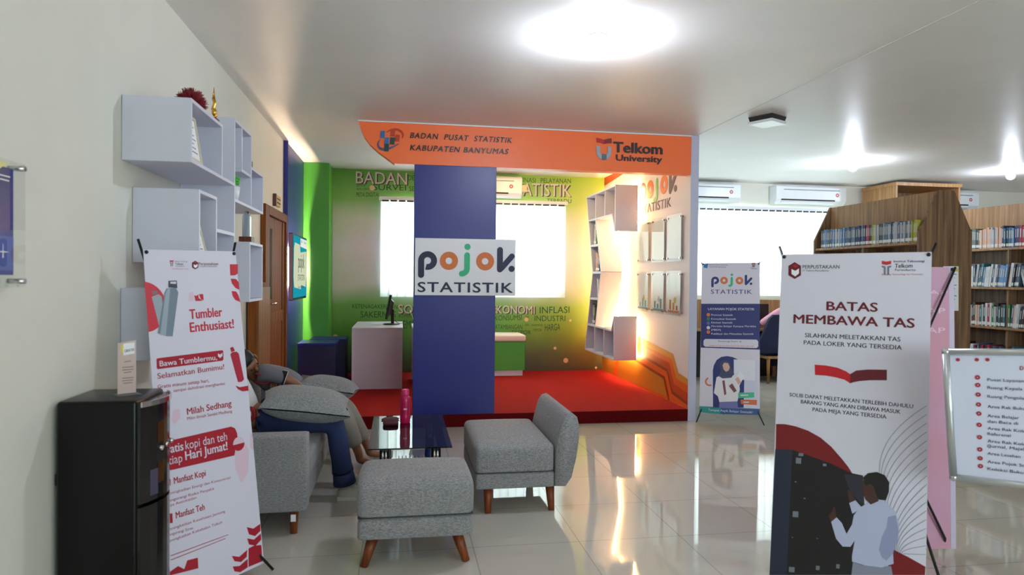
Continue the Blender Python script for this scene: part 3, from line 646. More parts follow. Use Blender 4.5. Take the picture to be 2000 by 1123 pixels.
# green bench with cream cushion
bn = thing('storage_bench', 'green storage bench with a cream cushion behind the blue column', 'bench', (1.3, 9.5, PZ))
bx0, bx1, by0 = 0.66, 1.735, 9.26
MB(M_white).box((bx0, by0+0.02, PZ+0.001), (bx1-0.03, YB-0.004, PZ+0.075)).build('plinth', bn)
MB(M_green).box((bx0, by0+0.018, PZ+0.076), (bx1, YB-0.004, 0.60)).build('carcass', bn)
for k in range(2):
    MB(M_green).box((bx0+0.012+k*0.541, by0, PZ+0.08), (bx0+0.525+k*0.541, by0+0.016, 0.596)).build('door', bn, bevel=0.002)
MB(mat('bench_strip', (206, 206, 210), .4)).box((1.196-0.005, by0+0.004, PZ+0.078), (1.196+0.005, by0+0.017, 0.6)).build('divider_strip', bn)
MB(mat('cream_leatherette', (232, 222, 212), .5)).softbox((bx0-0.005, by0-0.01, 0.601), (bx1+0.012, YB-0.006, 0.695), 0.03, 10, (0, 0, 0.012)).build('cushion', bn)

# two blue stools
st = thing('cube_stool', 'blue cube stool, the nearer of two by the green column', 'stool', (-1.0, 8.5, PZ), 'blue cube stools')
MB(M_navy).box((-1.18, 8.28, PZ+0.001), (-0.745, 8.72, 0.66)).build('stool_body', st, bevel=0.004)
MB(M_blue).box((-1.185, 8.275, 0.661), (-0.74, 8.725, 0.69)).build('stool_top', st, bevel=0.004)
s2 = dup_tree(st, (0.075, 0.51, 0)); s2['label'] = 'blue cube stool, the farther of two against the green column'

# S-shaped wall shelf with warm strip behind
XF_, XK = 2.649, 2.945
sh = thing('wall_shelf', 'white zigzag wall shelf glowing with warm light on the right partition', 'shelf', (2.8, 8.8, 0.47))
def brd(p, q, th=0.022, parts=('board',)):
    """board between two profile points (Y, Z), running the full depth of the shelf"""
    a = Vector((0, p[0], p[1])); b_ = Vector((0, q[0], q[1])); d = (b_-a).normalized(); nn = Vector((0, -d.z, d.y))*(th/2)
    a0, a1, b0, b1 = a-nn, a+nn, b_-nn, b_+nn
    s = MB(M_white); s.hexa([(XF_, a0.y, a0.z), (XK, a0.y, a0.z), (XK, b0.y, b0.z), (XF_, b0.y, b0.z), (XF_, a1.y, a1.z), (XK, a1.y, a1.z), (XK, b1.y, b1.z), (XF_, b1.y, b1.z)]); return s
MW = mat('shelf_white', (222, 214, 220), .45); M_shelfw = M_white
oTL, oTR, oBR, oBL = (9.45, 2.655), (8.14, 2.655), (8.13, 0.475), (9.45, 0.475)
mid_o, mid_i = (9.10, 1.58), (8.71, 1.58)
it = (9.0, 2.31); ib = (8.95, 0.845)
brd(oTL, oTR).build('top_board', sh); brd(oBL, oBR).build('bottom_board', sh)
brd(oTL, mid_o).build('back_upright', sh); brd(mid_o, oBL).build('back_upright', sh)
brd(it, mid_i).build('inner_upright', sh); brd(mid_i, ib).build('inner_upright', sh)
brd((9.32, 2.31), (8.26, 2.30)).build('upper_shelf', sh); brd((8.26, 2.30), (8.135, 2.09)).build('slanted_board', sh); brd((8.135, 2.09), (8.14, 2.655)).build('side_panel', sh)
brd((9.34, 0.838), (8.24, 0.832)).build('lower_shelf', sh); brd((8.24, 0.832), (8.13, 1.015)).build('slanted_board', sh); brd((8.13, 1.015), (8.13, 0.475)).build('side_panel', sh)
for y_ in (9.0, 8.57):
    brd((y_, 2.31), (y_, 2.65)).build('divider', sh); brd((y_-0.02, 0.48), (y_-0.02, 0.835)).build('divider', sh)
for p, q in (((9.21, 1.945), (8.86, 1.945)), ((9.11, 1.57), (8.71, 1.57)), ((9.24, 1.21), (8.83, 1.21))): brd(p, q, 0.03).build('cross_shelf', sh)
# solid back board of each bay and the LED strip behind
bk = MB(M_white); 
for P in ([oTL, oTR, (8.135, 2.09), (8.26, 2.3), (9.32, 2.31)], [(9.32, 2.31), it, mid_i, mid_o], [mid_o, mid_i, ib, (9.34, 0.838)], [(9.34, 0.838), (8.24, 0.832), (8.13, 1.015), oBR, oBL]):
    bk.prism([(XK-0.012, y, z) for y, z in P], (0.011, 0, 0))
bk.build('back_board', sh)
ls = MB(LEDW)
def strip(path):
    for (y0, z0), (y1, z1) in zip(path[:-1], path[1:]):
        a = Vector((XK+0.012, y0, z0)); b_ = Vector((XK+0.012, y1, z1)); ls.cyl(a, b_, 0.010, seg=8)
strip([(9.43, 2.63), (8.165, 2.63), (8.16, 2.12), (8.28, 2.33)]); strip([(8.28, 2.33), (8.98, 2.33), (8.735, 1.58), (8.93, 0.81), (8.26, 0.805), (8.155, 0.98), (8.155, 0.50), (9.43, 0.50), (9.08, 1.58), (9.43, 2.63)])
ls.build('light_strip', sh)
for z_ in (2.5, 0.65): MB(M_whitegloss).box((XK, 8.6, z_), (2.999, 8.7, z_+0.04)).build('wall_bracket', sh)

# six acrylic document frames on the partition
M_acr = clear_glass('acrylic', (0.97, 0.98, 0.97), 1.46)
k_ = 0
art = [((236, 240, 240), (120, 178, 196), (226, 176, 120)), ((236, 240, 240), (110, 140, 180), (180, 196, 214)), ((236, 240, 240), (196, 110, 70), (204, 170, 96))]
for row, (z0, z1, rn) in enumerate(((1.60, 2.20, 'upper'), (1.09, 1.58, 'lower'))):
    for col_, (y0, y1, cn) in enumerate(((7.80, 8.19, 'left'), (7.31, 7.70, 'middle'), (6.84, 7.24, 'right'))):
        if row == 0: z0_, z1_ = 1.685, 2.20
        else: z0_, z1_ = 1.09, 1.58
        t = thing('acrylic_document_holder', 'clear acrylic holder on the white partition, %s one of the %s row' % (cn, rn), 'document holder', (2.98, (y0+y1)/2, z0_), 'acrylic holders on the partition')
        MB(M_acr).box((2.966, y0, z0_), (2.972, y1, z1_)).build('acrylic_sheet', t)
        pp = Plane((2.975, FY, 0), (0, -1)); c1, c2, c3 = art[col_]
        pr = MB(mat('art_paper_%d' % col_, c1, .6)); poly_uv(pr, pp, [(pu(y1-0.03), z0_+0.03), (pu(y0+0.03), z0_+0.03), (pu(y0+0.03), z1_-0.03), (pu(y1-0.03), z1_-0.03)], 0.0, 0.001)
        if row == 1:
            pr.m(mat('art_band_%d' % col_, c2, .6)); w_ = pu(y0+0.03)-pu(y1-0.03); u0_ = pu(y1-0.03)
            poly_uv(pr, pp, [(u0_, z0_+0.03), (u0_+w_, z0_+0.03), (u0_+w_, z0_+0.055), (u0_, z0_+0.055)], 0.0015)
            for j in range(3): poly_uv(pr, pp, [(u0_+0.05+j*0.09, z0_+0.06), (u0_+0.10+j*0.09, z0_+0.06), (u0_+0.10+j*0.09, z0_+0.11+0.03*((j*2+col_) % 3)), (u0_+0.05+j*0.09, z0_+0.11+0.03*((j*2+col_) % 3))], 0.0015)
            pr.m(mat('art_spot_%d' % col_, c3, .6)); disc_uv(pr, pp, (u0_+w_*0.6, z0_+0.17), 0.035, 0.0016)
        pr.build('printed_sheet', t)
        for yy in (y0+0.03, y1-0.03):
            for zz in (z0_+0.035, z1_-0.035):
                MB(M_chrome).cyl((2.958, yy, zz), (2.999, yy, zz), 0.011, seg=12).build('standoff', t)

# ================================================================== LEFT WALL
# door
dr = struct(MB(M_brown).box((XL+0.001, 6.62, 0), (XL+0.05, 6.80, 2.16)).box((XL+0.001, 7.78, 0), (XL+0.05, 7.858, 2.16)).box((XL+0.001, 6.80, 2.07), (XL+0.05, 7.78, 2.16)).build('door_1', bevel=0.006))
lf = MB(M_brown).box((XL+0.002, 6.805, 0.13), (XL+0.022, 7.775, 2.065)).box((XL+0.022, 6.805, 0.13), (XL+0.03, 6.93, 2.065)).box((XL+0.022, 7.66, 0.13), (XL+0.03, 7.775, 2.065)).box((XL+0.022, 6.93, 1.0), (XL+0.03, 7.66, 1.12)).build('door_leaf', dr)
MB(clear_glass('dark_slit_glass', (0.12, 0.1, 0.08))).box((XL+0.022, 6.97, 1.25), (XL+0.026, 7.08, 1.95)).build('slit_window', lf)
hd = MB(M_chrome).box((XL+0.03, 6.87, 1.10), (XL+0.036, 6.91, 1.28)).tube([(XL+0.036, 6.89, 1.21), (XL+0.075, 6.89, 1.21), (XL+0.08, 6.94, 1.21), (XL+0.08, 7.0, 1.21)], 0.009, 8); hd.build('door_handle', lf)
np_ = thing('name_plate', 'small wooden name plate above the brown door', 'sign plate', (XL, 7.4, 2.25))
MB(mat('amber_plate', (222, 164, 84), .4)).box((XL+0.001, 7.27, 2.21), (XL+0.03, 7.54, 2.32)).build('plate', np_)
MB(mat('plate_dark_edge', (84, 48, 30), .5)).box((XL+0.001, 7.235, 2.20), (XL+0.033, 7.27, 2.325)).build('dark_end', np_)
q = MB(M_ink); npp = Plane((XL+0.031, 0, 0), (0, 1)); poly_uv(q, npp, [(7.30, 2.275), (7.51, 2.275), (7.51, 2.29), (7.30, 2.29)], 0.0005); poly_uv(q, npp, [(7.30, 2.235), (7.51, 2.235), (7.51, 2.25), (7.30, 2.25)], 0.0005); q.build('plate_lettering', np_)
cb = thing('wooden_cabinet', 'brown wooden cabinet between the sofa and the brown door', 'cabinet', (XL+0.05, 6.3, 0))
MB(M_brown).box((XL+0.014, 6.02, 0.0), (XL+0.09, 6.60, 1.42)).build('carcass', cb, bevel=0.004)
MB(wood('brown_panel_wood', (112, 66, 28), (150, 96, 44), 0.9)).box((XL+0.09, 6.05, 0.05), (XL+0.102, 6.56, 1.38)).build('door', cb)

# white cube wall shelves
XS0, XS1 = XL+0.002, -0.978
TH = 0.018
def shelf_board(parent, name, a, b):    # (Y0,Z0),(Y1,Z1)
    return MB(M_white).box((XS0, a[0], a[1]), (XS1, b[0], b[1])).build(name, parent, bevel=0.0015)
def cube_shelf(name, label, y0, y1, z0, z1, extra_bottom=None, back=True, front=None):
    global XS1
    keep = XS1; XS1 = front or XS1
    t = thing(name, label, 'wall shelf', ((XS0+XS1)/2, (y0+y1)/2, z0), 'white cube shelves on the left wall')
    shelf_board(t, 'side_panel', (y0, z0), (y0+TH, z1)); shelf_board(t, 'side_panel', (y1-TH, z0+TH), (y1, z1-TH))
    shelf_board(t, 'top_board', (y0+TH, z1-TH), (y1, z1)); shelf_board(t, 'bottom_board', (y0+TH, z0), (extra_bottom or y1, z0+TH))
    if back: MB(M_white).box((XS0, y0+TH, z0+TH), (XS0+0.006, y1-TH, z1-TH)).build('back_panel', t)
    XS1 = keep
    return t
cube_shelf('cube_shelf', 'large white cube shelf with the red plant, uppermost on the left wall', 3.42, 4.0, 2.016, 2.32, 4.272)
cube_shelf('cube_shelf', 'white cube shelf with a leaning frame, directly above the tumbler banner', 3.553, 3.885, 1.541, 1.905)
cube_shelf('cube_shelf', 'white cube shelf half hidden behind the tumbler banner, lowest on the left', 3.414, 3.80, 1.076, 1.418, front=-1.10)
cube_shelf('cube_shelf', 'open white box shelf carrying the glass trophy beside the brown door', 4.70, 5.13, 1.306, 1.705)
tl = thing('tall_shelf_unit', 'stepped white shelf unit with a tall side panel and small green plant', 'wall shelf', (-1.13, 4.7, 1.6), 'white cube shelves on the left wall')
shelf_board(tl, 'tall_side_panel', (4.274, 1.56), (4.292, 2.425)); shelf_board(tl, 'link_shelf', (3.887, 1.715), (4.272, 1.735)); shelf_board(tl, 'link_shelf', (3.887, 1.56), (4.272, 1.58))
shelf_board(tl, 'top_board', (4.292, 2.405), (4.748, 2.423)); shelf_board(tl, 'divider', (4.462, 2.15), (4.48, 2.404)); shelf_board(tl, 'inner_shelf', (4.462, 2.13), (4.73, 2.149))
shelf_board(tl, 'side_panel', (4.73, 1.944), (4.748, 2.404)); shelf_board(tl, 'bottom_board', (4.293, 1.925), (5.14, 1.943)); shelf_board(tl, 'step_top', (4.75, 2.19), (5.14, 2.208)); shelf_board(tl, 'end_panel', (5.122, 1.944), (5.14, 2.189))
MB(M_white).box((XS0, 4.292, 1.944), (XS0+0.006, 4.73, 2.404)).build('back_panel', tl); MB(M_white).box((XS0, 4.75, 1.944), (XS0+0.006, 5.12, 2.19)).build('back_panel', tl)
# things on the shelves
rp = thing('artificial_plant', 'spiky dark red artificial plant on the uppermost cube shelf', 'plant', (-1.06, 3.6, 2.321))
c = Vector((-1.055, 3.69, 2.321))
MB(mat('plant_pot_dark', (40, 20, 22), .6)).lathe([(0.03, 0.0), (0.045, 0.03), (0.045, 0.035)], c, 16).build('pot', rp)
sp = MB(mat('spiky_red', (128, 12, 22), .6, noise=0.4, nscale=60))
for k in range(700):
    th = random.uniform(0, 2*math.pi); ph = math.acos(random.uniform(-0.15, 1)); d = Vector((math.sin(ph)*math.cos(th), math.sin(ph)*math.sin(th), math.cos(ph)*0.85))
    d = Vector((d.x*0.78, d.y*1.0, d.z)); sp.cyl(c+Vector((0, 0, 0.03))+d*0.025, c+Vector((0, 0, 0.03))+d*random.uniform(0.075, 0.105), 0.006, 0.001, 4)
sp.build('red_leaves', rp)
gt = thing('gold_trophy', 'slim gold trophy at the right end of the uppermost cube shelf', 'trophy', (-1.02, 3.9, 2.321))
g_ = mat('gold', (214, 164, 70), 0.22, metal=1.0); c = Vector((-1.015, 3.95, 2.321))
MB(mat('trophy_base', (60, 42, 20), .4)).rbox((c.x-0.025, c.y-0.025, c.z), (c.x+0.025, c.y+0.025, c.z+0.02), 0.004).build('base', gt)
kk = 0.66
MB(g_).tube([c+Vector((0, 0, 0.02*kk)), c+Vector((0.012, 0, 0.06*kk)), c+Vector((-0.004, 0, 0.11*kk)), c+Vector((0.006, 0, 0.16*kk)), c+Vector((0.0, 0, 0.2*kk))], 0.009, 8).ball(c+Vector((0.004, 0, 0.085*kk)), 0.014, 10, 8, (1, 1, 1.6)).cyl(c+Vector((0, 0, 0.2*kk)), c+Vector((0.002, 0, 0.29*kk)), 0.008, 0.001, 8).build('figure', gt)
def photo_frame(y, x, z, h, label, tilt):
    t = thing('framed_certificate', label, 'framed certificate', (x, y, z))
    pl = Plane((x, y, z), (0.25, 1), 10); pl = Plane((-1.0, y, z+0.002), (0, 1), tilt); w = 0.19
    f = MB(mat('frame_cream', (206, 200, 176), .5)); b0 = 0.014
    for (u0, v0, u1, v1) in ((0, 0, w, b0), (0, h-b0, w, h), (0, b0, b0, h-b0), (w-b0, b0, w, h-b0)):
        f.prism([pl.pt(*q, 0) for q in ((u0, v0), (u1, v0), (u1, v1), (u0, v1))], pl.n*0.012)
    f.build('frame', t); p = MB(M_paper); poly_uv(p, pl, [(b0, b0), (w-b0, b0), (w-b0, h-b0), (b0, h-b0)], 0.002, 0.003)
    p.m(M_greyink)
    for j in range(7): poly_uv(p, pl, [(0.04, h*0.2+j*0.022), (w-0.04-0.02*(j % 3), h*0.2+j*0.022), (w-0.04-0.02*(j % 3), h*0.2+j*0.022+0.006), (0.04, h*0.2+j*0.022+0.006)], 0.0056)
    p.build('certificate', t); return t
photo_frame(3.465, XS0, 2.016+TH, 0.235, 'certificate in a cream frame leaning in the uppermost cube shelf', 9)
photo_frame(3.58, XS0, 1.541+TH, 0.26, 'certificate in a cream frame leaning in the shelf above the tumbler banner', 14)
cd = thing('red_card', 'tiny red card standing in the stepped shelf unit', 'card', (-1.0, 4.55, 2.15))
MB(mat('card_red', (176, 40, 52), .5)).box((-1.02, 4.50, 2.150), (-1.012, 4.56, 2.205)).build('card', cd)
gp = thing('potted_plant', 'small green plant in a white pot inside the stepped shelf', 'plant', (-1.03, 4.36, 1.944))
c = Vector((-1.02, 4.42, 1.944))
MB(M_whitegloss).lathe([(0.03, 0.0), (0.042, 0.085), (0.038, 0.085)], c, 18).build('pot', gp)
lv = MB(mat('leaf_green', (64, 178, 40), .5, noise=0.3, nscale=40))
for k in range(46):
    th = random.uniform(0, 6.28); ph = random.uniform(0.0, 1.9); d = Vector((math.sin(ph)*math.cos(th), math.sin(ph)*math.sin(th), math.cos(ph)))
    lv.ball(c+Vector((0, 0, 0.115))+d*random.uniform(0.02, 0.042), 0.017, 7, 5, (1, 0.8, 0.3), d.to_track_quat('Z', 'Y').to_matrix())
lv.build('leaves', gp)
sk = thing('small_sticker_box', 'tiny dark box on top of the stepped shelf unit', 'box', (-1.0, 4.80, 2.209))
MB(M_black).box((-1.0, 4.76, 2.209), (-0.985, 4.81, 2.25)).build('box', sk)
tr = thing('glass_trophy', 'clear glass trophy on a wooden base on the box shelf', 'trophy', (-1.05, 4.8, 1.706))
MB(wood('trophy_wood', (90, 44, 26), (120, 64, 40), 2)).box((-1.07, 4.80, 1.706), (-0.99, 4.90, 1.745)).build('base', tr)
MB(mat('crystal', (214, 226, 236), 0.05, trans=0.6)).prism([(-1.055, 4.83, 1.746), (-1.005, 4.83, 1.746), (-1.005, 4.83, 1.885), (-1.03, 4.83, 1.915), (-1.055, 4.83, 1.885)], (0, 0.04, 0)).build('crystal_block', tr)
MB(wood('trophy_wood', (0, 0, 0), (0, 0, 0))).prism([(-1.058, 4.872, 1.746), (-1.03, 4.872, 1.746), (-1.02, 4.872, 1.92), (-1.045, 4.872, 1.92)], (0, 0.02, 0)).build('back_fin', tr)

# acrylic poster at the left edge
ps = thing('acrylic_poster', 'blue poster behind clear acrylic on metal standoffs, left wall', 'poster', (XL, 2.25, 1.4))
MB(M_acr).box((-1.248, 1.95, 1.435), (-1.242, 2.515, 1.845)).build('acrylic_sheet', ps)
sp_ = Plane((-1.2495, 0, 0), (0, 1)); q = MB(mat('poster_blue', (22, 40, 140), .5)); poly_uv(q, sp_, [(1.97, 1.475), (2.455, 1.475), (2.455, 1.82), (1.97, 1.82)], 0.0, 0.001)
q.m(mat('poster_blue_light', (58, 90, 176), .5)); poly_uv(q, sp_, [(1.97, 1.49), (2.455, 1.49), (2.455, 1.60), (1.97, 1.60)], 0.0015)
q.m(mat('poster_yellow', (232, 224, 150), .5)); poly_uv(q, sp_, [(1.97, 1.80), (2.36, 1.80), (2.42, 1.835), (1.97, 1.835)], 0.0016)
q.m(M_paper); poly_uv(q, sp_, [(2.36, 1.549), (2.395, 1.552), (2.43, 1.549), (2.395, 1.546)], 0.002); poly_uv(q, sp_, [(2.391, 1.53), (2.399, 1.53), (2.396, 1.575), (2.394, 1.575)], 0.002)
poly_uv(q, sp_, [(2.36, 1.79), (2.435, 1.79), (2.435, 1.794), (2.36, 1.794)], 0.002); poly_uv(q, sp_, [(2.37, 1.777), (2.43, 1.777), (2.43, 1.781), (2.37, 1.781)], 0.002)
q.build('poster_print', ps)
for yy in (1.98, 2.495):
    for zz in (1.455, 1.829): MB(M_chrome).cyl((XL+0.001, yy, zz), (-1.232, yy, zz), 0.009, seg=14).build('standoff', ps)

# ================================================================== SEATING
def tapered_leg(parent, top, foot, r0=0.031, r1=0.02, name='leg'):
    return MB(M_leg).cyl(foot, top, r1, r0, 16).build(name, parent)
# ottoman
ot = thing('ottoman', 'grey upholstered ottoman on splayed wooden legs, nearest the viewer', 'ottoman', (0.09, 3.69, 0))
ox0, ox1, oy0, oy1 = -0.205, 0.39, 3.475, 3.93
MB(M_fab).softbox((ox0+0.002, oy0+0.002, 0.142), (ox1-0.002, oy1-0.002, 0.257), 0.04, 12, (0, 0, 0), 0.008).build('base', ot)
MB(M_fab).softbox((ox0, oy0, 0.2585), (ox1, oy1, 0.444), 0.05, 16, (0.008, 0.008, 0.02), 0.005).build('cushion', ot)
MB(M_fab_seam).softbox((ox0+0.003, oy0+0.003, 0.2555), (ox1-0.003, oy1-0.003, 0.2600), 0.002, 3).build('seam', ot)
for sx in (0, 1):
    for sy in (0, 1):
        x = (ox0+0.085, ox1-0.085)[sx]; y = (oy0+0.07, oy1-0.07)[sy]
        tapered_leg(ot, (x, y, 0.15), (x+(0.05 if sx else -0.05), y+(0.025 if sy else -0.035), 0.0))
# armless chair
ch = thing('armless_chair', 'grey upholstered armless chair with a curved low backrest', 'chair', (0.8, 4.6, 0))
cx0, cx1, cy0, cy1 = 0.475, 0.985, 4.18, 4.98
MB(M_fab).softbox((cx0+0.002, cy0+0.002, 0.155), (cx1, cy1-0.002, 0.257), 0.025, 12, (0, 0, 0), 0.006).build('base', ch)
MB(M_fab).softbox((cx0, cy0, 0.2585), (cx1-0.002, cy1, 0.435), 0.04, 16, (0.0, 0.006, 0.02), 0.005).build('seat_cushion', ch)
MB(M_fab_seam).softbox((cx0+0.003, cy0+0.003, 0.2555), (cx1-0.004, cy1-0.003, 0.2600), 0.002, 3).build('seam', ch)
prof = [(0.985, 0.158), (1.055, 0.155), (1.095, 0.21), (1.125, 0.33), (1.142, 0.45), (1.142, 0.545), (1.128, 0.598), (1.095, 0.622), (1.06, 0.612), (1.035, 0.575), (1.005, 0.47), (0.99, 0.40)]
t = bmesh.new(); n = len(prof); va = []
for j, yy in enumerate((cy0, cy0+0.015, cy1-0.015, cy1)):
    ins = 0.012 if j in (0, 3) else 0.0; cxm, czm = 1.06, 0.38
    va.append([t.verts.new((cxm+(x-cxm)*(1-ins*6), yy, czm+(z-czm)*(1-ins*2.5))) for x, z in prof])
for j in range(3):
    for k in range(n): t.faces.new([va[j][k], va[j][(k+1) % n], va[j+1][(k+1) % n], va[j+1][k]])
t.faces.new(va[0][::-1]); t.faces.new(va[3])
bmesh.ops.recalc_face_normals(t, faces=t.faces)
MB(M_fab).merge(t, True).build('backrest', ch)
for x, fx in ((cx0+0.09, cx0+0.085), (cx1-0.02, cx1-0.015)):
    for y, fy in ((cy0+0.07, cy0+0.03), (cy1-0.07, cy1-0.03)): tapered_leg(ch, (x, y, 0.165), (fx, fy, 0.0))
# sofa
sf = thing('sofa', 'long grey upholstered sofa along the left wall with two people', 'sofa', (-0.9, 5.0, 0))
sx0, sx1, sy0, sy1 = XL+0.02, -0.515, 3.985, 6.0
MB(M_fab).softbox((sx0, sy0, 0.135), (sx1, sy0+0.13, 0.572), 0.012, 12).build('armrest', sf)
MB(M_fab).softbox((sx0, sy1-0.13, 0.135), (sx1, sy1, 0.572), 0.012, 12).build('armrest', sf)
MB(M_fab).softbox((sx0, sy0+0.131, 0.135), (sx1-0.01, sy1-0.131, 0.28), 0.012, 10).build('base', sf)
for k in range(2):
    y0 = sy0+0.132+k*0.876; MB(M_fab).softbox((sx0+0.15, y0, 0.281), (sx1, y0+0.873, 0.425), 0.03, 10, (0, 0, 0.012)).build('seat_cushion', sf)
MB(M_fab).softbox((sx0, sy0+0.131, 0.281), (sx0+0.148, sy1-0.131, 0.72), 0.04, 10, (0.01, 0, 0.0)).build('backrest', sf)
for x in (sx0+0.07, sx1-0.075):
    for y, fy in ((sy0+0.06, sy0+0.045), (sy1-0.06, sy1-0.045)):
        L_ = tapered_leg(sf, (x, y, 0.14), (x, fy, 0.0), 0.025, 0.020)
        if x > -0.8 and y < 4.2:
            q = MB(M_paper); q.box((x-0.014, fy-0.0245, 0.075), (x+0.014, fy-0.02, 0.115)); q.build('price_tag', L_)
def pillow(w, d, h, M, label):
    s = MB(M_pillow); n = 16; pts = []; idx = []
    for side in (1, -1):
        b0 = len(pts)
        for i in range(n+1):
            for j in range(n+1):
                u = -1+2*i/n; v = -1+2*j/n
                t_ = ((1-abs(u)**2.6)*(1-abs(v)**2.6))**0.55
                pin = 1-0.07*(1-abs(u))*abs(v)**2; pin2 = 1-0.07*(1-abs(v))*abs(u)**2
                pts.append(M @ Vector((u*w/2*pin2, v*d/2*pin, side*(h/2*t_+0.004))))
        for i in range(n):
            for j in range(n):
                q = (b0+i*(n+1)+j, b0+(i+1)*(n+1)+j, b0+(i+1)*(n+1)+j+1, b0+i*(n+1)+j+1); idx.append(q if side > 0 else q[::-1])
    s.faces(pts, idx, True)
    bmesh.ops.remove_doubles(s.bm, verts=s.bm.verts, dist=0.0005)
    o = s.build('pillow'); tag(o, label, 'pillow', 'grey pillows on laps'); return o
def frame(c, rx, ry, rz): return Matrix.Translation(Vector(c)) @ Matrix.Rotation(math.radians(rz), 4, 'Z') @ Matrix.Rotation(math.radians(ry), 4, 'Y') @ Matrix.Rotation(math.radians(rx), 4, 'X')
pillow(0.56, 0.46, 0.20, frame((-0.60, 4.62, 0.64), 4, 8, 6), 'grey pillow on the lap of the person in navy jeans')
pillow(0.44, 0.42, 0.18, frame((-0.545, 5.52, 0.60), -4, 8, -4), 'grey pillow on the lap of the person in beige trousers')

# coffee table
ct = thing('coffee_table', 'low coffee table with a tinted glass top and black legs', 'table', (0.1, 4.75, 0))
M_tint = clear_glass('tinted_glass', (0.30, 0.32, 0.36), 2.1); M_tint2 = clear_glass('pale_glass', (0.7, 0.72, 0.74), 1.6)
qx0, qx1, qy0, qy1 = -0.185, 0.335, 4.24, 5.24
MB(M_tint).box((qx0, qy0, 0.412), (qx1, qy1, 0.42)).build('glass_top', ct)
MB(mat('table_black_band', (10, 12, 22), .1)).box((qx0+0.03, qy0+0.02, 0.4085), (qx0+0.09, qy1-0.02, 0.4115)).box((qx1-0.09, qy0+0.02, 0.4085), (qx1-0.03, qy1-0.02, 0.4115)).build('dark_band', ct)
lw = MB(M_tint2).box((qx0+0.05, qy0+0.08, 0.17), (qx1-0.05, qy1-0.08, 0.176)).build('lower_shelf', ct)
s_ = MB(mat('stripe_print', (180, 184, 190), .4))
for k in range(9): s_.box((0.0+k*0.026, qy0+0.2, 0.1762), (0.008+k*0.026, qy1-0.25, 0.1770))
s_.build('stripes', lw)
for x in (qx0+0.07, qx1-0.13):
    for y in (qy0+0.03, qy1-0.09):
        l_ = MB(M_gloss_black).box((x, y, 0), (x+0.06, y+0.06, 0.40)).build('leg', ct, bevel=0.003)
        MB(M_chrome).cyl((x+0.02, y-0.006, 0.30), (x+0.02, y-0.006, 0.405), 0.008, seg=10).cyl((x+0.04, y-0.006, 0.30), (x+0.04, y-0.006, 0.405), 0.008, seg=10).build('chrome_bracket', l_)
bt = thing('drink_bottle', 'pink plastic drinking bottle standing on the glass coffee table', 'bottle', (0.02, 4.95, 0.42))
c = Vector((0.048, 4.98, 0.4205))
MB(mat('pink_plastic', (206, 26, 96), 0.25, trans=0.35)).lathe([(0.033, 0), (0.037, 0.006), (0.037, 0.05), (0.035, 0.07), (0.037, 0.09), (0.037, 0.16), (0.034, 0.185), (0.024, 0.20), (0.022, 0.205)], c, 24).build('bottle_body', bt)
MB(mat('pink_cap', (204, 44, 108), 0.4)).lathe([(0.027, 0.2), (0.028, 0.205), (0.028, 0.238), (0.025, 0.243)], c, 24).build('cap', bt)
q = MB(mat('lettering_pale', (236, 170, 196), .5)); bp_ = Plane((c.x-0.02, c.y-0.0385, c.z), (1, 0)); poly_uv(q, bp_, [(0.008, 0.1), (0.032, 0.1), (0.032, 0.112), (0.008, 0.112)], 0.0); q.build('print', bt)
pc = thing('red_pouch', 'dark red pouch with a strap lying on the glass coffee table', 'pouch', (-0.05, 5.05, 0.42))
MB(mat('dark_red_cloth', (72, 10, 22), .7)).softbox((-0.11, 4.88, 0.4205), (0.0, 5.05, 0.452), 0.014, 8, (0, 0, 0.01)).build('pouch_body', pc)
MB(mat('red_strap', (176, 24, 40), .6)).tube([(-0.12, 5.08, 0.426), (-0.09, 5.12, 0.43), (-0.03, 5.13, 0.43), (0.0, 5.1, 0.428), (-0.03, 5.05, 0.43), (-0.1, 5.06, 0.434)], 0.006, 6).build('strap', pc)
wb = thing('water_bottle', 'clear plastic water bottle on the lower shelf of the coffee table', 'bottle', (0.2, 4.9, 0.177))
c = Vector((0.215, 4.72, 0.177))
MB(clear_glass('clear_plastic', (0.86, 0.88, 0.9), 1.35)).lathe([(0.03, 0), (0.032, 0.01), (0.032, 0.13), (0.028, 0.16), (0.013, 0.185), (0.013, 0.195)], c, 20).build('bottle_body', wb)
MB(mat('blue_label', (36, 60, 130), .4)).lathe([(0.0325, 0.05), (0.0325, 0.11)], c, 20).build('label_band', wb)
MB(M_whitegloss).lathe([(0.014, 0.19), (0.014, 0.212)], c, 16).build('cap', wb)

# ================================================================== PEOPLE
def grown(name, joints, bones, m, parent, sub=2):
    """one continuous skinned surface over a joint graph"""
    me = bpy.data.meshes.new(name); names = list(joints); ix = {n_: i for i, n_ in enumerate(names)}
    inv = wmat(parent).inverted() if parent is not None else Matrix()
    me.from_pydata([inv @ Vector(joints[n_][0]) for n_ in names], [(ix[a], ix[b_]) for a, b_ in bones], []); me.update()
    o = bpy.data.objects.new(name, me); COL.objects.link(o)
    if parent is not None: o.parent = parent
    o.modifiers.new('skin', 'SKIN')
    for i, n_ in enumerate(names):
        r = joints[n_][1]; me.skin_vertices[0].data[i].radius = r if isinstance(r, tuple) else (r, r)
    me.skin_vertices[0].data[0].use_root = True
    sb = o.modifiers.new('sub', 'SUBSURF'); sb.levels = sub; sb.render_levels = sub
    dg = bpy.context.evaluated_depsgraph_get(); ev = o.evaluated_get(dg); nm = bpy.data.meshes.new_from_object(ev, depsgraph=dg)
    o.modifiers.clear(); o.data = nm; bpy.data.meshes.remove(me); nm.materials.clear(); nm.materials.append(m)
    for p in nm.polygons: p.use_smooth = True
    return o
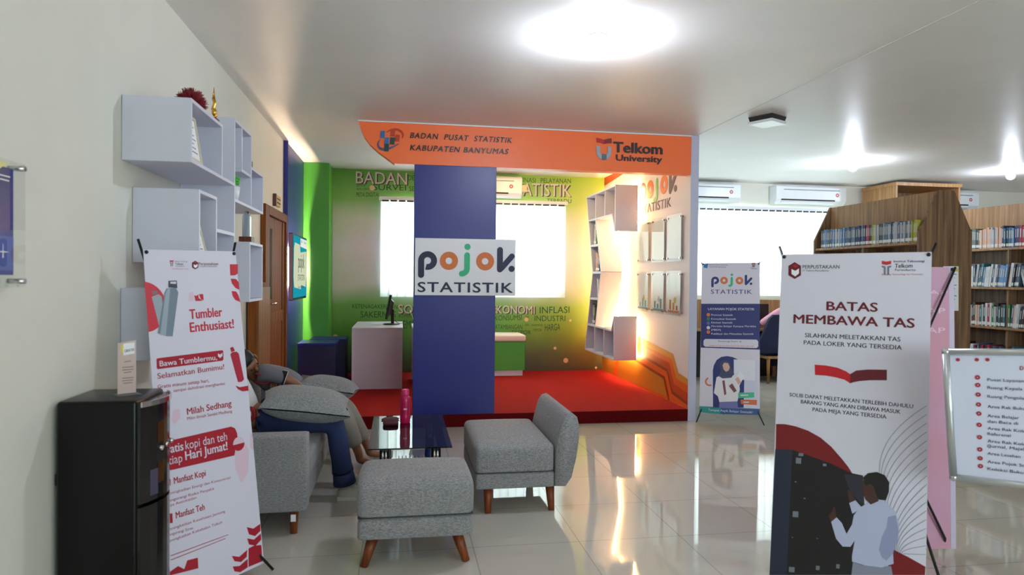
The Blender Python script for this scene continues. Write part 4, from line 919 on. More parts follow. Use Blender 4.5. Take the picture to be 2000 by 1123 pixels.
M_skin = mat('skin_brown', (140, 92, 64), 0.5, noise=0.05, nscale=30); M_hair = mat('black_hair', (18, 15, 14), 0.55)
def seated(label, head, neck, chest, hip, arms, legs, shirt, trousers, feet, extra=None, shoe=None, cat='person', name='person', face_dir=(0.75, -0.55, -0.25)):
    t = thing(name, label, cat, (hip[0], hip[1], 0))
    J = {'hip': (hip, 0.11), 'chest': (chest, 0.125), 'neck': (neck, 0.05), 'skull': (Vector(neck).lerp(Vector(head), 0.55), 0.062), 'head': (head, 0.085), 'crown': (Vector(head)+(Vector(head)-Vector(neck)).normalized()*0.06, 0.065)}
    Bn = [('hip', 'chest'), ('chest', 'neck'), ('neck', 'skull'), ('skull', 'head'), ('head', 'crown')]
    SJ = {'hip': (hip, 0.135), 'waist': (Vector(hip).lerp(Vector(chest), 0.5), 0.14), 'chest': (chest, 0.15), 'collar': (Vector(chest).lerp(Vector(neck), 0.75), 0.07)}
    SB = [('hip', 'waist'), ('waist', 'chest'), ('chest', 'collar')]
    for k, (sh_, el, wr, fingers) in enumerate(arms):
        n_ = 'a%d' % k; wr = Vector(wr); hand = wr + (wr-Vector(el)).normalized()*0.055
        J.update({n_+'s': (sh_, 0.055), n_+'e': (el, 0.042), n_+'w': (wr, 0.027), n_+'p': (hand, (0.036, 0.018))})
        Bn += [('chest', n_+'s'), (n_+'s', n_+'e'), (n_+'e', n_+'w'), (n_+'w', n_+'p')]
        d = (wr-Vector(el)).normalized(); side = d.cross(Vector((0, 0, 1))).normalized(); dn = d.cross(side).normalized()
        if dn.z > 0: dn = -dn
        for f, (off, ln) in enumerate(((-0.027, 0.062), (-0.009, 0.075), (0.009, 0.07), (0.026, 0.055))):
            b0 = hand+d*0.02+side*off; b1 = b0+d*ln*0.5+dn*0.012; b2 = b1+d*ln*0.35+dn*0.03
            J.update({n_+'f%d' % f: (b0, 0.010), n_+'g%d' % f: (b1, 0.009), n_+'h%d' % f: (b2, 0.008)}); Bn += [(n_+'p', n_+'f%d' % f), (n_+'f%d' % f, n_+'g%d' % f), (n_+'g%d' % f, n_+'h%d' % f)]
        th0 = wr+d*0.02+side*(-0.03); th1 = th0+d*0.035+side*(-0.022)+dn*0.012
        J.update({n_+'t0': (th0, 0.011), n_+'t1': (th1, 0.009)}); Bn += [(n_+'w', n_+'t0'), (n_+'t0', n_+'t1')]
        SJ.update({n_+'s': (sh_, 0.072), n_+'e': (el, 0.056), n_+'c': (Vector(el).lerp(wr, fingers), 0.048)}); SB += [('chest', n_+'s'), (n_+'s', n_+'e'), (n_+'e', n_+'c')]
    TJ = {'hip': (hip, 0.14)}; TB = []; fs = 0.55 if shoe else 1.0
    for k, (th, kn, an) in enumerate(legs):
        n_ = 'l%d' % k; toe = Vector(feet[k])
        J.update({n_+'t': (th, 0.07), n_+'k': (kn, 0.05), n_+'a': (an, 0.034*fs), n_+'h': (Vector(an)+Vector((0, 0, -0.035)), 0.034*fs), n_+'m': (Vector(an).lerp(toe, 0.55)+Vector((0, 0, -0.02+0.02*(1-fs))), (0.036*fs, 0.024*fs)), n_+'o': (toe+Vector((0, 0, 0.04*(1-fs))), (0.034*fs, 0.015*fs))})
        Bn += [('hip', n_+'t'), (n_+'t', n_+'k'), (n_+'k', n_+'a'), (n_+'a', n_+'h'), (n_+'h', n_+'m'), (n_+'m', n_+'o')]
        kv = Vector(kn); av = Vector(an)
        TJ.update({n_+'t': (th, 0.092), n_+'k': (kn, 0.074), n_+'c': (kv.lerp(av, 0.45), 0.070), n_+'b': (kv.lerp(av, 0.82), 0.070 if shoe else 0.068)}); TB += [('hip', n_+'t'), (n_+'t', n_+'k'), (n_+'k', n_+'c'), (n_+'c', n_+'b')]
    grown('body', J, Bn, M_skin, t)
    grown('shirt', SJ, SB, shirt, t); grown('trousers', TJ, TB, trousers, t)
    H_ = Vector(head); fd = Vector(face_dir).normalized(); up = (H_-Vector(neck)).normalized(); up = (up-fd*up.dot(fd)).normalized(); rt = fd.cross(up)
    MB(M_hair).ball(H_+up*0.042-fd*0.036, 0.1, 18, 12, (0.92, 0.93, 0.84), Matrix((rt, fd, up)).transposed()).build('hair', t)
    fc = MB(M_skin); fc.ball(H_+fd*0.095-up*0.005, 0.017, 10, 8, (0.8, 1.1, 1.4), Matrix((rt, fd, up)).transposed()); fc.build('nose', t)
    ey = MB(mat('eye_dark', (30, 22, 20), .3))
    for s__ in (-1, 1): ey.ball(H_+fd*0.086+rt*0.033*s__+up*0.016, 0.007, 10, 8)
    ey.build('eyes', t)
    ea = MB(M_skin)
    for s__ in (-1, 1): ea.ball(H_+rt*0.088*s__-fd*0.005, 0.024, 10, 8, (0.45, 0.8, 1.2), Matrix((rt, fd, up)).transposed())
    ea.build('ears', t)
    MB(mat('lips', (120, 62, 54), .5)).ball(H_+fd*0.08-up*0.042, 0.02, 10, 6, (1.1, 0.5, 0.35), Matrix((rt, fd, up)).transposed()).build('mouth', t)
    if shoe:
        for k, (th, kn, an) in enumerate(legs):
            toe = Vector(feet[k]); av = Vector(an); dirn = Vector((toe.x-av.x, toe.y-av.y, 0)).normalized(); sd = Vector((-dirn.y, dirn.x, 0))
            heel = Vector((av.x, av.y, 0))-dirn*0.05; sb = MB(mat('shoe_sole', (226, 224, 220), .5)); Ln = 0.27
            out = [(0, -0.033), (0.0, 0.033), (0.09, 0.036), (0.19, 0.046), (0.25, 0.034), (0.275, 0.0), (0.25, -0.034), (0.19, -0.046), (0.09, -0.036)]
            sb.prism([heel+dirn*a+sd*b_+Vector((0, 0, 0.001)) for a, b_ in out], (0, 0, 0.026)); so_ = sb.build('shoe', t)
            secs = [(0.002, 0.024, 0.070), (0.02, 0.034, 0.098), (0.06, 0.037, 0.108), (0.10, 0.038, 0.096), (0.15, 0.043, 0.074), (0.20, 0.045, 0.058), (0.245, 0.034, 0.046), (0.27, 0.014, 0.036)]
            um = MB(shoe); pts = []; K = 11
            for (dd, hw, ht) in secs:
                for q in range(K):
                    t_ = math.pi*q/(K-1); pts.append(heel+dirn*dd+sd*(hw*math.cos(t_))+Vector((0, 0, 0.024+(ht-0.024)*math.sin(t_)**0.7)))
            ns = len(secs); idx = [(a_*K+q, a_*K+q+1, (a_+1)*K+q+1, (a_+1)*K+q) for a_ in range(ns-1) for q in range(K-1)]
            idx += [tuple(range(K)), tuple(range((ns-1)*K, ns*K))]; um.faces(pts, idx, True); um.build('shoe_upper', so_)
            kv = Vector(kn); MB(trousers).cyl(kv.lerp(av, 0.78), kv.lerp(av, 0.945), 0.067, 0.075, 20).build('trouser_hem', t)
            lc = MB(mat('laces', (240, 240, 236), .6))
            for j in range(4): lc.cyl(heel+dirn*(0.115+0.022*j)+sd*0.02+Vector((0, 0, 0.086-0.009*j)), heel+dirn*(0.115+0.022*j)-sd*0.02+Vector((0, 0, 0.086-0.009*j)), 0.004, seg=6)
            lc.build('laces', so_)
    return t
M_jeans = mat('navy_denim', (30, 44, 84), 0.85, noise=0.15, nscale=120); M_grey_shirt = mat('grey_shirt', (120, 118, 126), 0.85, noise=0.06, nscale=80)
M_beige = mat('beige_trousers', (150, 144, 134), 0.85, noise=0.06, nscale=90); M_whshirt = mat('white_shirt', (220, 216, 214), 0.8)
P = lambda x, y, Y: ony(x, y, Y)
# nearer person: navy jeans, white sneakers
hip = Vector((-0.98, 4.66, 0.535)); ch_ = Vector((-1.115, 4.60, 0.76)); nk = Vector((-1.13, 4.55, 0.89)); hd_ = Vector((-1.12, 4.52, 0.99))
k1 = P(655, 826, 4.56); k2 = P(652, 812, 4.82); a1 = Vector((-0.345, 4.60, 0.085)); a2 = Vector((-0.38, 4.88, 0.085))
p1 = seated('person in navy jeans and white sneakers on the sofa behind the tumbler banner', hd_, nk, ch_, hip,
    [((-1.10, 4.42, 0.80), (-1.02, 4.37, 0.62), (-0.92, 4.50, 0.60), 0.9), ((-1.12, 4.76, 0.80), (-1.06, 4.84, 0.63), (-0.94, 4.74, 0.60), 0.9)],
    [(Vector((-0.86, 4.60, 0.54)), k1, a1), (Vector((-0.86, 4.80, 0.54)), k2, a2)], M_whshirt, M_jeans, [(-0.19, 4.60, 0.02), (-0.22, 4.88, 0.02)], shoe=mat('sneaker_white', (206, 202, 194), .6))
MB(mat('cuff_red', (150, 30, 36), .6)).cyl((-0.935, 4.48, 0.604), (-0.925, 4.495, 0.602), 0.05, seg=16).build('wristband', p1)
# farther person: grey shirt, beige trousers, bare feet, with lanyard
hip = Vector((-0.76, 5.50, 0.545)); ch_ = Vector((-0.97, 5.42, 0.72)); nk = P(497, 732, 5.36); hd_ = P(484, 714, 5.28)
k1 = P(668, 798, 5.38); k2 = P(676, 792, 5.62); a1 = Vector((-0.235, 5.62, 0.075)); a2 = Vector((-0.30, 5.42, 0.075))
p2 = seated('person in grey shirt and beige trousers reclining on the sofa, using a phone', hd_, nk, ch_, hip,
    [(P(515, 726, 5.22), P(556, 738, 5.12), P(582, 752, 5.15), 0.05), (P(530, 740, 5.60), P(545, 775, 5.45), P(540, 757, 5.25), 0.2)],
    [(Vector((-0.68, 5.40, 0.54)), k1, a2), (Vector((-0.68, 5.60, 0.54)), k2, a1)], M_grey_shirt, M_beige, [(-0.16, 5.40, 0.02), (-0.10, 5.66, 0.02)], face_dir=(0.75, -0.62, -0.15))
ly = MB(mat('lanyard_red', (186, 40, 36), .6)); ly.tube([P(499, 729, 5.20), P(515, 735, 5.16), P(530, 741, 5.17), P(541, 745, 5.2)], 0.006, 6); ly.tube([P(498, 746, 5.22), P(515, 750, 5.2), P(532, 746, 5.19)], 0.006, 6)
ly.m(mat('lanyard_badge', (222, 150, 60), .5)).ball(P(531, 743, 5.16), 0.015, 10, 8); ly.build('lanyard', p2)
gl = MB(M_black); fd = Vector((0.75, -0.62, -0.15)).normalized()
ph = thing('phone', 'smartphone held upright by the person in the grey shirt', 'phone', P(555, 740, 5.2))
a = P(549, 750, 5.10); b_ = P(558, 724, 5.08); wv_ = Vector((0.020, -0.028, 0.0)); tv_ = Vector((0.005, 0.0035, 0.002))
def slab(o0, o1): return [a+o0-wv_, a+o0+wv_, a+o1+wv_, a+o1-wv_, b_+o0-wv_, b_+o0+wv_, b_+o1+wv_, b_+o1-wv_]
MB(M_black).hexa(slab(-tv_, tv_*0)).build('phone_body', ph); MB(mat('phone_edge', (214, 220, 226), .2)).hexa(slab(tv_*0.05, tv_)).build('phone_back', ph)
tb = thing('tablet', 'black tablet lying under the hand of the person in grey', 'tablet', P(570, 757, 5.2))
c = P(571, 757, 5.22); MB(M_black).rbox((c.x-0.11, c.y-0.07, c.z-0.006), (c.x+0.11, c.y+0.07, c.z+0.004), 0.004).build('tablet_body', tb)
cdl = MB(M_black).tube([P(661, 806, 4.53), P(666, 798, 4.51), P(672, 795, 4.50), P(678, 799, 4.49), P(678, 808, 4.50), P(674, 815, 4.52)], 0.005, 6)
tag(cdl.build('cord'), 'thin black cord looped over the knee in navy jeans', 'cord')

# ================================================================== BANNERS
def x_banner(label, pl, quad_px, bottom_v, name='x_banner', group='standing banners', back=False, rods=True, hub=None, foot_spread=0.06, tip=0.05):
    """printed sheet held at four corners by a black X of rods behind it"""
    q = [pl.uv(*p) for p in quad_px]        # TL TR BR BL
    if bottom_v is not None: q[2] = (q[2][0], bottom_v); q[3] = (q[3][0], bottom_v)
    base = pl.pt((q[2][0]+q[3][0])/2, 0, 0)
    t = thing(name, label, 'banner', (base.x, base.y, 0), group)
    n = 14; s = MB(M_vinyl); pts = []
    for i in range(n+1):
        for j in range(n+1):
            a, b_ = i/n, j/n
            u = (q[3][0]*(1-a)+q[2][0]*a)*(1-b_)+(q[0][0]*(1-a)+q[1][0]*a)*b_; v = (q[3][1]*(1-a)+q[2][1]*a)*(1-b_)+(q[0][1]*(1-a)+q[1][1]*a)*b_
            pts.append(pl.pt(u, v, -0.0025))
    s.prism([pl.pt(*q[3], -0.003), pl.pt(*q[2], -0.003), pl.pt(*q[1], -0.003), pl.pt(*q[0], -0.003)], pl.n*0.003)
    sheet = s.build('sheet', t)
    if rods:
        sg_ = 1 if back else -1
        cu = sum(p[0] for p in q)/4; cv = q[3][1]+0.45*(q[0][1]-q[3][1]); hubp = pl.pt(cu, cv, sg_*0.06)
        MB(M_black).ball(hubp, 0.03, 12, 8).build('hub', t)
        for k, p in enumerate(q):
            out = Vector((p[0]-cu, p[1]-cv)).normalized(); e = pl.pt(p[0]+out.x*(tip if k < 2 else 0.0), p[1]+out.y*(tip if k < 2 else 0.0), sg_*0.012)
            if k < 2:
                MB(M_black).cyl(hubp, e, 0.006, seg=8).build('rod', t)
                MB(M_black).ball(pl.pt(p[0]+(0.012 if k == 0 else -0.012), p[1]-0.012, 0.002), 0.009, 10, 6).build('grommet', t)
            else:
                sgn = 1 if k == 2 else -1; ft = pl.pt(p[0]+sgn*foot_spread, 0, -sg_*0.05); ft.z = 0.008
                MB(M_black).tube([hubp, pl.pt(p[0]*0.9+cu*0.1, p[1]+0.06, sg_*0.012), ft], 0.007, 8).build('leg', t)
        rf = pl.pt(cu, 0, -abs(1)*0.45 if not back else 0.45); rf.z = 0.008
        MB(M_black).cyl(hubp, rf, 0.007, seg=8).build('rear_leg', t)
    return t, q
# --- tumbler banner (left)
r_ = math.radians(37); TB_ = Plane((-0.663, 3.536, 0.05), (math.sin(r_), math.cos(r_)), 7.5)
tbn, tq = x_banner('white and red banner about tumblers leaning beside the black dispenser', TB_, [(280, 487), (460, 491), (515, 1092), (320, 1115)], -0.012, foot_spread=0.015)
W0, W1_ = TB_.uv(280, 487)[0], TB_.uv(515, 1092)[0]
c3 = lambda x, y: (250+x/3.207, 470+y/3.207); c4 = lambda x, y: (80+x/2.3244, 640+y/2.3244)
def clampu(pl, pts, lo, hi): return [(min(hi, max(lo, u)), v) for u, v in pts]
def shape(mb, m, pl, pix, off=0.0008, lim=None):
    mb.m(m); pts = [pl.uv(*p) for p in pix]
    if lim: pts = clampu(pl, pts, *lim)
    poly_uv(mb, pl, pts, off)
lim = (tq[3][0]+0.001, 0.5)
pic = MB()
c_ = TB_.uv(*c3(103, 415)); e_ = TB_.uv(*c3(240, 400)); rr = e_[0]-c_[0]; pic.m(mat('circle_red', (206, 58, 72), .5))
pts = [(c_[0]+rr*math.cos(math.radians(a)), c_[1]+rr*1.06*math.sin(math.radians(a))) for a in range(-90, 91, 6)]; lf_ = TB_.uv(*c3(97, 225))[0]
poly_uv(pic, TB_, [(lf_+0.002, pts[0][1])]+[(max(lf_+0.002, u), v) for u, v in pts]+[(lf_+0.002, pts[-1][1])], 0.0008)
BG = mat('bottle_grey_blue', (122, 138, 152), .4); BG2 = mat('bottle_grey_light', (160, 172, 184), .4)
pic.build('red_circle', tbn); pic = MB()
shape(pic, BG2, TB_, [c3(*p) for p in ((147, 352), (190, 335), (210, 350), (218, 410), (232, 560), (222, 580), (200, 560))], 0.0012)
shape(pic, M_greyink, TB_, [c3(*p) for p in ((147, 318), (180, 312), (187, 332), (152, 340))], 0.0016)
pic.build('small_bottle_picture', tbn); pic = MB()
shape(pic, BG, TB_, [c3(*p) for p in ((226, 330), (240, 300), (300, 298), (314, 325), (278, 600), (240, 598), (184, 580))], 0.0018)
shape(pic, BG2, TB_, [c3(*p) for p in ((232, 335), (244, 305), (262, 303), (236, 595), (200, 588))], 0.0022)
shape(pic, mat('cap_grey', (74, 76, 92), .4), TB_, [c3(*p) for p in ((252, 252), (304, 250), (307, 298), (252, 293))], 0.0024)
shape(pic, M_vinyl, TB_, [c3(*p) for p in ((262, 258), (298, 256), (299, 272), (262, 270))], 0.003)
pic.build('large_bottle_picture', tbn); pic = MB()
RB = mat('bottle_crimson', (176, 40, 62), .4)
shape(pic, RB, TB_, [c3(*p) for p in ((640, 712), (652, 698), (680, 695), (693, 708), (726, 868), (712, 884), (688, 886))], 0.0012)
shape(pic, M_crimson, TB_, [c3(*p) for p in ((638, 672), (656, 664), (669, 690), (646, 698))], 0.0016)
shape(pic, M_crimson, TB_, [c3(*p) for p in ((672, 908), (700, 918), (752, 908), (754, 940), (715, 944), (688, 930))], 0.0010)
pic.build('red_bottle_picture', tbn); pic = MB()
for P4 in (((637, 148), (688, 148), (688, 205), (670, 217), (640, 218)), ((642, 238), (676, 240), (694, 262), (697, 308), (672, 296), (650, 268)), ((648, 316), (676, 318), (690, 338), (705, 385), (672, 372), (655, 348))): shape(pic, M_red_ink, TB_, [c3(*p) for p in P4]); pic.build('corner_ornament', tbn); pic = MB()
shape(pic, M_pinkink, TB_, [c3(*p) for p in ((380, 330), (408, 318), (412, 378), (380, 380))])
shape(pic, M_red_ink, TB_, [c3(*p) for p in ((414, 342), (428, 346), (440, 336), (442, 360), (470, 376), (440, 378), (422, 378))]); shape(pic, M_red_ink, TB_, [c3(*p) for p in ((444, 336), (470, 334), (474, 374), (456, 366))])
pic.build('leaf_ornament', tbn)
hl = MB()
hl.m(M_red_ink); ptext(hl, TB_, 'Tumbler', c3(388, 491), c3(590, 473), 18.3, bold=0.035); ptext(hl, TB_, 'Enthusiast!', c3(390, 573), c3(663, 546), 18.3, bold=0.035)
hl.build('headline', tbn)
lo = MB()
def t_logo(mb, pl, fn, x, y, k):
    shape(mb, M_red_ink, pl, [fn(x+a*k, y+b_*k) for a, b_ in ((0, 0), (12, 2), (24, 0), (24, 8), (12, 11), (0, 8))]); shape(mb, M_greyink, pl, [fn(x+a*k, y+b_*k) for a, b_ in ((0, 12), (10, 14), (10, 36), (5, 36), (5, 18), (0, 16))]); shape(mb, M_greyink, pl, [fn(x+a*k, y+b_*k) for a, b_ in ((24, 12), (14, 14), (14, 36), (19, 36), (19, 18), (24, 16))])
def box_logo(mb, pl, fn, x, y, k):
    shape(mb, M_maroon, pl, [fn(x+a*k, y+b_*k) for a, b_ in ((20, 0), (40, 12), (40, 42), (20, 54), (0, 42), (0, 12))]); shape(mb, M_paper, pl, [fn(x+a*k, y+b_*k) for a, b_ in ((10, 22), (22, 28), (34, 20), (34, 36), (22, 46), (10, 38))], 0.0016); shape(mb, M_crimson, pl, [fn(x+a*k, y+b_*k) for a, b_ in ((12, 12), (22, 6), (32, 13), (22, 19))], 0.0016)
t_logo(lo, TB_, c3, 260, 123, 1.05); box_logo(lo, TB_, c3, 400, 126, 1.0)
lo.m(M_ink); ptext(lo, TB_, 'Institut Teknologi', c3(294, 133), c3(370, 134), 2.2); ptext(lo, TB_, 'Telkom', c3(296, 152), c3(345, 153), 4.2, bold=0.02); ptext(lo, TB_, 'Purwokerto', c3(300, 163), c3(352, 163), 2.2)
lo.m(M_red_ink); ptext(lo, TB_, 'Bridging Technology for Humanity', c3(276, 179), c3(378, 180), 1.8)
lo.m(M_maroon); ptext(lo, TB_, 'Perpustakaan', c3(444, 153), c3(564, 153), 5.4, bold=0.01); ptext(lo, TB_, 'IT TELKOM PURWOKERTO', c3(447, 166), c3(558, 166), 2.4)
lo.build('logos', tbn)
rb = MB(M_crimson); shape(rb, M_crimson, TB_, [c3(*p) for p in ((178, 742), (184, 737), (588, 686), (596, 690), (597, 745), (590, 752), (186, 805), (180, 798))])
rb.m(M_vinyl); ptext(rb, TB_, 'Bawa Tumblermu,', c3(198, 788), c3(556, 746), 10.6, off=0.0016, bold=0.03); shape(rb, M_vinyl, TB_, [c3(*p) for p in ((562, 706), (576, 714), (590, 702), (590, 722), (576, 736), (562, 724))], 0.0016)
rb.build('red_ribbon', tbn); rb = MB()
shape(rb, M_crimson, TB_, [c4(*p) for p in ((566, 517), (862, 449), (880, 456), (890, 478), (892, 500), (878, 580), (568, 652))])
rb.m(M_vinyl); ptext(rb, TB_, 'Gratis', c4(538, 580), c4(646, 555), 17, off=0.0016, bold=0.03); ptext(rb, TB_, 'kopi dan teh', c4(656, 553), c4(845, 510), 17, off=0.0016)
ptext(rb, TB_, 'Setiap', c4(540, 632), c4(642, 608), 17, off=0.0016); ptext(rb, TB_, 'Hari Jumat!', c4(656, 601), c4(846, 553), 17, off=0.0016, bold=0.03)
rb.build('red_ribbon', tbn); rb = MB()
c_ = TB_.uv(*c4(897, 527)); rb.m(M_pinkink); disc_uv(rb, TB_, c_, 0.034, 0.002, a0=0, a1=180); rb.m(M_crimson); disc_uv(rb, TB_, c_, 0.034, 0.002, a0=180, a1=360)
rb.build('round_emblem', tbn)
RO = mat('rose_ink', (176, 70, 96), .5)
for w, a, b_, cp, bo, m_ in (('Selamatkan Bumimu!', c3(185, 866), c3(602, 804), 10.8, 0.02, M_crimson), ('Gratis minum setiap hari,', c3(186, 926), c3(508, 886), 7, 0.009, M_crimson), ('sampai dehidrasi menghantui', c3(285, 949), c3(606, 902), 6, 0, M_crimson),
        ('Milah Sedhang', c3(371, 1091), c3(648, 1036), 12.5, 0.025, M_crimson), ('Mikir Ilmiah Sambil Medhang', c3(370, 1124), c3(652, 1076), 6.0, 0, M_crimson), ('Manfaat Kopi', c4(604, 709), c4(748, 672), 12.5, 0.022, M_crimson), ('Manfaat Teh', c4(613, 866), c4(743, 826), 12.5, 0.022, M_crimson),
        ('Meningkatkan Energi dan Konsentrasi', c4(566, 762), c4(860, 685), 5.6, 0, RO), ('Mengurangi Risiko Penyakit', c4(566, 795), c4(787, 735), 5.6, 0, RO), ('Kaya Antioksidan', c4(566, 818), c4(706, 776), 5.6, 0, RO), ('Meningkatkan Kesehatan Jantung', c4(566, 926), c4(836, 838), 5.6, 0, RO), ('Mengurangi Stres', c4(566, 950), c4(690, 914), 5.6, 0, RO), ('Meningkatkan Kekebalan Tubuh', c4(566, 980), c4(822, 888), 5.6, 0, RO)):
    bd = MB(m_); ptext(bd, TB_, w, a, b_, cp, bold=bo); bd.build('text_line', tbn)
for q4 in (((588, 1034), (850, 938), (850, 941), (588, 1038)), ((588, 1053), (838, 955), (838, 958), (588, 1057))):
    bd = MB(); shape(bd, RO, TB_, [c4(*p) for p in q4]); bd.build('fine_print', tbn)
for q4 in (((560, 694), (588, 687), (588, 716), (560, 722)), ((570, 848), (596, 842), (598, 886), (570, 890))):
    bd = MB(); shape(bd, M_crimson, TB_, [c4(*p) for p in q4]); bd.build('square_bullet', tbn)
for P4 in (((880, 520), (915, 500), (945, 560), (940, 660), (910, 706), (882, 640)), ((950, 470), (962, 500), (965, 560), (948, 540)), ((600, 372), (628, 368), (634, 408), (606, 440), (592, 420))): dc = MB(); shape(dc, M_pinkink, TB_, [c4(*p) for p in P4]); dc.build('petal_ornament', tbn)
for P4 in (((934, 905), (964, 912), (995, 890), (996, 922), (972, 946), (944, 938)), ((936, 956), (966, 962), (998, 934), (1000, 962), (974, 990), (944, 984)), ((942, 1002), (965, 990), (1000, 986), (1005, 1060), (942, 1086)), ((866, 1036), (900, 1040), (936, 1008), (934, 1040), (908, 1064), (878, 1060)), ((870, 1084), (900, 1082), (938, 1050), (938, 1088), (905, 1110), (878, 1106)), ((585, 1108), (622, 1082), (650, 1096), (664, 1056), (712, 1044), (714, 1092), (585, 1125))): dc = MB(); shape(dc, M_crimson, TB_, [c4(*p) for p in P4]); dc.build('petal_ornament', tbn)

# --- bag-limit banner (right)
r_ = math.radians(130); _d = ray(1503, 1123); BO = Vector((_d.x/_d.y*2.95, 2.95, 0.05)); BT = Plane(BO, (math.sin(r_), math.cos(r_)), 6)
btn, bq = x_banner('large white banner in the right foreground picturing a student at a locker', BT, [(1527, 497), (1820, 492), (1808, 1123), (1503, 1123)], -0.02, tip=0.045)
c6 = lambda x, y: (1490+x/3.51, 480+y/3.51); c7 = lambda x, y: (1490+x/3.274, 780+y/3.274)
lo = MB(); box_logo(lo, BT, c6, 175, 112, 2.15); t_logo(lo, BT, c6, 815, 103, 2.7)
lo.m(M_ink); ptext(lo, BT, 'PERPUSTAKAAN', c6(272, 157), c6(525, 156), 6.8, bold=0.01); ptext(lo, BT, 'IT Telkom Purwokerto', c6(273, 176), c6(452, 176), 3.2)
ptext(lo, BT, 'Institut Teknologi', c6(897, 114), c6(1108, 112), 4.2, bold=0.01); ptext(lo, BT, 'Telkom', c6(904, 152), c6(1026, 150), 8, bold=0.02); ptext(lo, BT, 'Purwokerto', c6(906, 172), c6(1046, 172), 4)
lo.m(M_red_ink); ptext(lo, BT, 'Bridging Technology for Humanity', c6(815, 201), c6(1098, 200), 2.6); lo.build('logos', btn)
hl = MB(M_maroon); ptext(hl, BT, 'BATAS', c6(437, 441), c6(785, 452), 16.5, bold=0.045); ptext(hl, BT, 'MEMBAWA TAS', c6(211, 529), c6(1038, 562), 16.5, bold=0.045); hl.build('headline', btn)
for w, a, b_, cp, f_ in (('SILAHKAN MELETAKKAN TAS', (288, 626), (943, 656), 8, c6), ('PADA LOKER YANG TERSEDIA', (280, 676), (952, 713), 8, c6), ('SOLIB DAPAT MELETAKKAN TERLEBIH DAHULU', (183, 1032), (1030, 1114), 7, c6), ('BARANG YANG AKAN DIBAWA MASUK', (243, 25), (880, 92), 7.2, c7), ('PADA MEJA YANG TERSEDIA', (318, 75), (790, 124), 7.2, c7)):
    bd = MB(M_ink); ptext(bd, BT, w, f_(*a), f_(*b_), cp, bold=0.02); bd.build('text_line', btn)
bk_ = MB(); shape(bk_, mat('book_red', (196, 18, 32), .5), BT, [c6(*p) for p in ((355, 815), (430, 820), (510, 835), (570, 860), (598, 880), (598, 943), (560, 918), (500, 902), (430, 890), (357, 885))]); shape(bk_, M_maroon, BT, [c6(*p) for p in ((598, 880), (640, 855), (720, 848), (850, 850), (850, 922), (730, 922), (660, 928), (620, 936), (598, 943))]); bk_.build('book_emblem', btn)
pc = MB()
edgeL = bq[3][0]+0.001
arc = [c7(85, 157), c7(140, 158), c7(210, 172), c7(290, 200), c7(370, 245), c7(440, 305), c7(505, 380), c7(545, 430), c7(576, 480)]
shape(pc, mat('arc_dark_red', (122, 14, 22), .5), BT, arc+[c7(576, 560), c7(78, 560)], 0.0008)
shape(pc, mat('locker_black', (20, 17, 20), .45), BT, [c7(*p) for p in ((190, 322), (430, 408), (560, 470), (640, 486), (650, 1123), (560, 1123), (150, 1123))], 0.0012)
shape(pc, mat('locker_navy', (34, 40, 62), .45), BT, [c7(*p) for p in ((80, 318), (190, 322), (152, 1123), (42, 1123))], 0.0014)
shape(pc, mat('locker_slate', (44, 44, 58), .45), BT, [c7(*p) for p in ((520, 478), (640, 486), (650, 680), (560, 600))], 0.0014)
pc.m(mat('locker_tag', (120, 124, 134), .5))
for x, y, w_, h_ in ((212, 372, 34, 40), (230, 342, 30, 22), (385, 410, 22, 18), (192, 714, 36, 40), (340, 1062, 24, 30), (470, 1052, 22, 30), (168, 1070, 36, 36), (206, 522, 10, 10), (262, 628, 12, 10), (186, 878, 8, 8), (345, 885, 8, 8)): shape(pc, mat('locker_tag', (0, 0, 0)), BT, [c7(x, y), c7(x+w_, y+3), c7(x+w_-2, y+h_), c7(x-2, y+h_-3)], 0.0018)
shape(pc, mat('arc_dark_red', (0, 0, 0)), BT, [c7(*p) for p in ((800, 955), (838, 962), (930, 1008), (1040, 1070), (1036, 1123), (800, 1123))], 0.0008)
pc.build('locker_picture', btn)
st_ = MB(); SK = mat('print_skin', (72, 42, 36), .5); WS = mat('print_shirt', (186, 190, 220), .5); WS2 = mat('print_shirt_shade', (150, 156, 192), .5); HRm = mat('print_hair', (20, 16, 18), .5)
shape(st_, mat('print_trousers', (140, 142, 162), .5), BT, [c7(*p) for p in ((576, 1040), (640, 1060), (820, 1066), (830, 1123), (566, 1123))], 0.0020)
shape(st_, WS, BT, [c7(*p) for p in ((690, 655), (750, 640), (800, 668), (850, 720), (872, 800), (866, 900), (832, 975), (836, 1050), (760, 1074), (650, 1060), (570, 1036), (570, 1000), (588, 900), (560, 942), (510, 940), (468, 890), (436, 780), (470, 752), (505, 790), (535, 860), (570, 800), (582, 740), (620, 690))], 0.0024)
shape(st_, WS2, BT, [c7(*p) for p in ((800, 750), (850, 740), (868, 840), (862, 905), (828, 990), (790, 1030), (760, 1010), (742, 960), (760, 880), (790, 820))], 0.0028)
shape(st_, WS, BT, [c7(*p) for p in ((552, 662), (592, 645), (630, 688), (592, 720), (572, 730))], 0.0026)
shape(st_, SK, BT, [c7(*p) for p in ((640, 520), (640, 600), (656, 640), (690, 672), (740, 650), (730, 560), (700, 500))], 0.0028)
shape(st_, HRm, BT, [c7(*p) for p in ((640, 500), (672, 472), (730, 464), (780, 484), (808, 530), (806, 590), (785, 645), (740, 640), (722, 600), (712, 560), (690, 540), (656, 552))], 0.0032)
shape(st_, SK, BT, [c7(*p) for p in ((418, 745), (440, 720), (450, 690), (462, 690), (470, 740), (470, 755), (438, 782))], 0.0028); shape(st_, SK, BT, [c7(*p) for p in ((540, 575), (560, 590), (592, 640), (556, 660), (546, 620))], 0.0028)
st_.build('student_picture', btn)
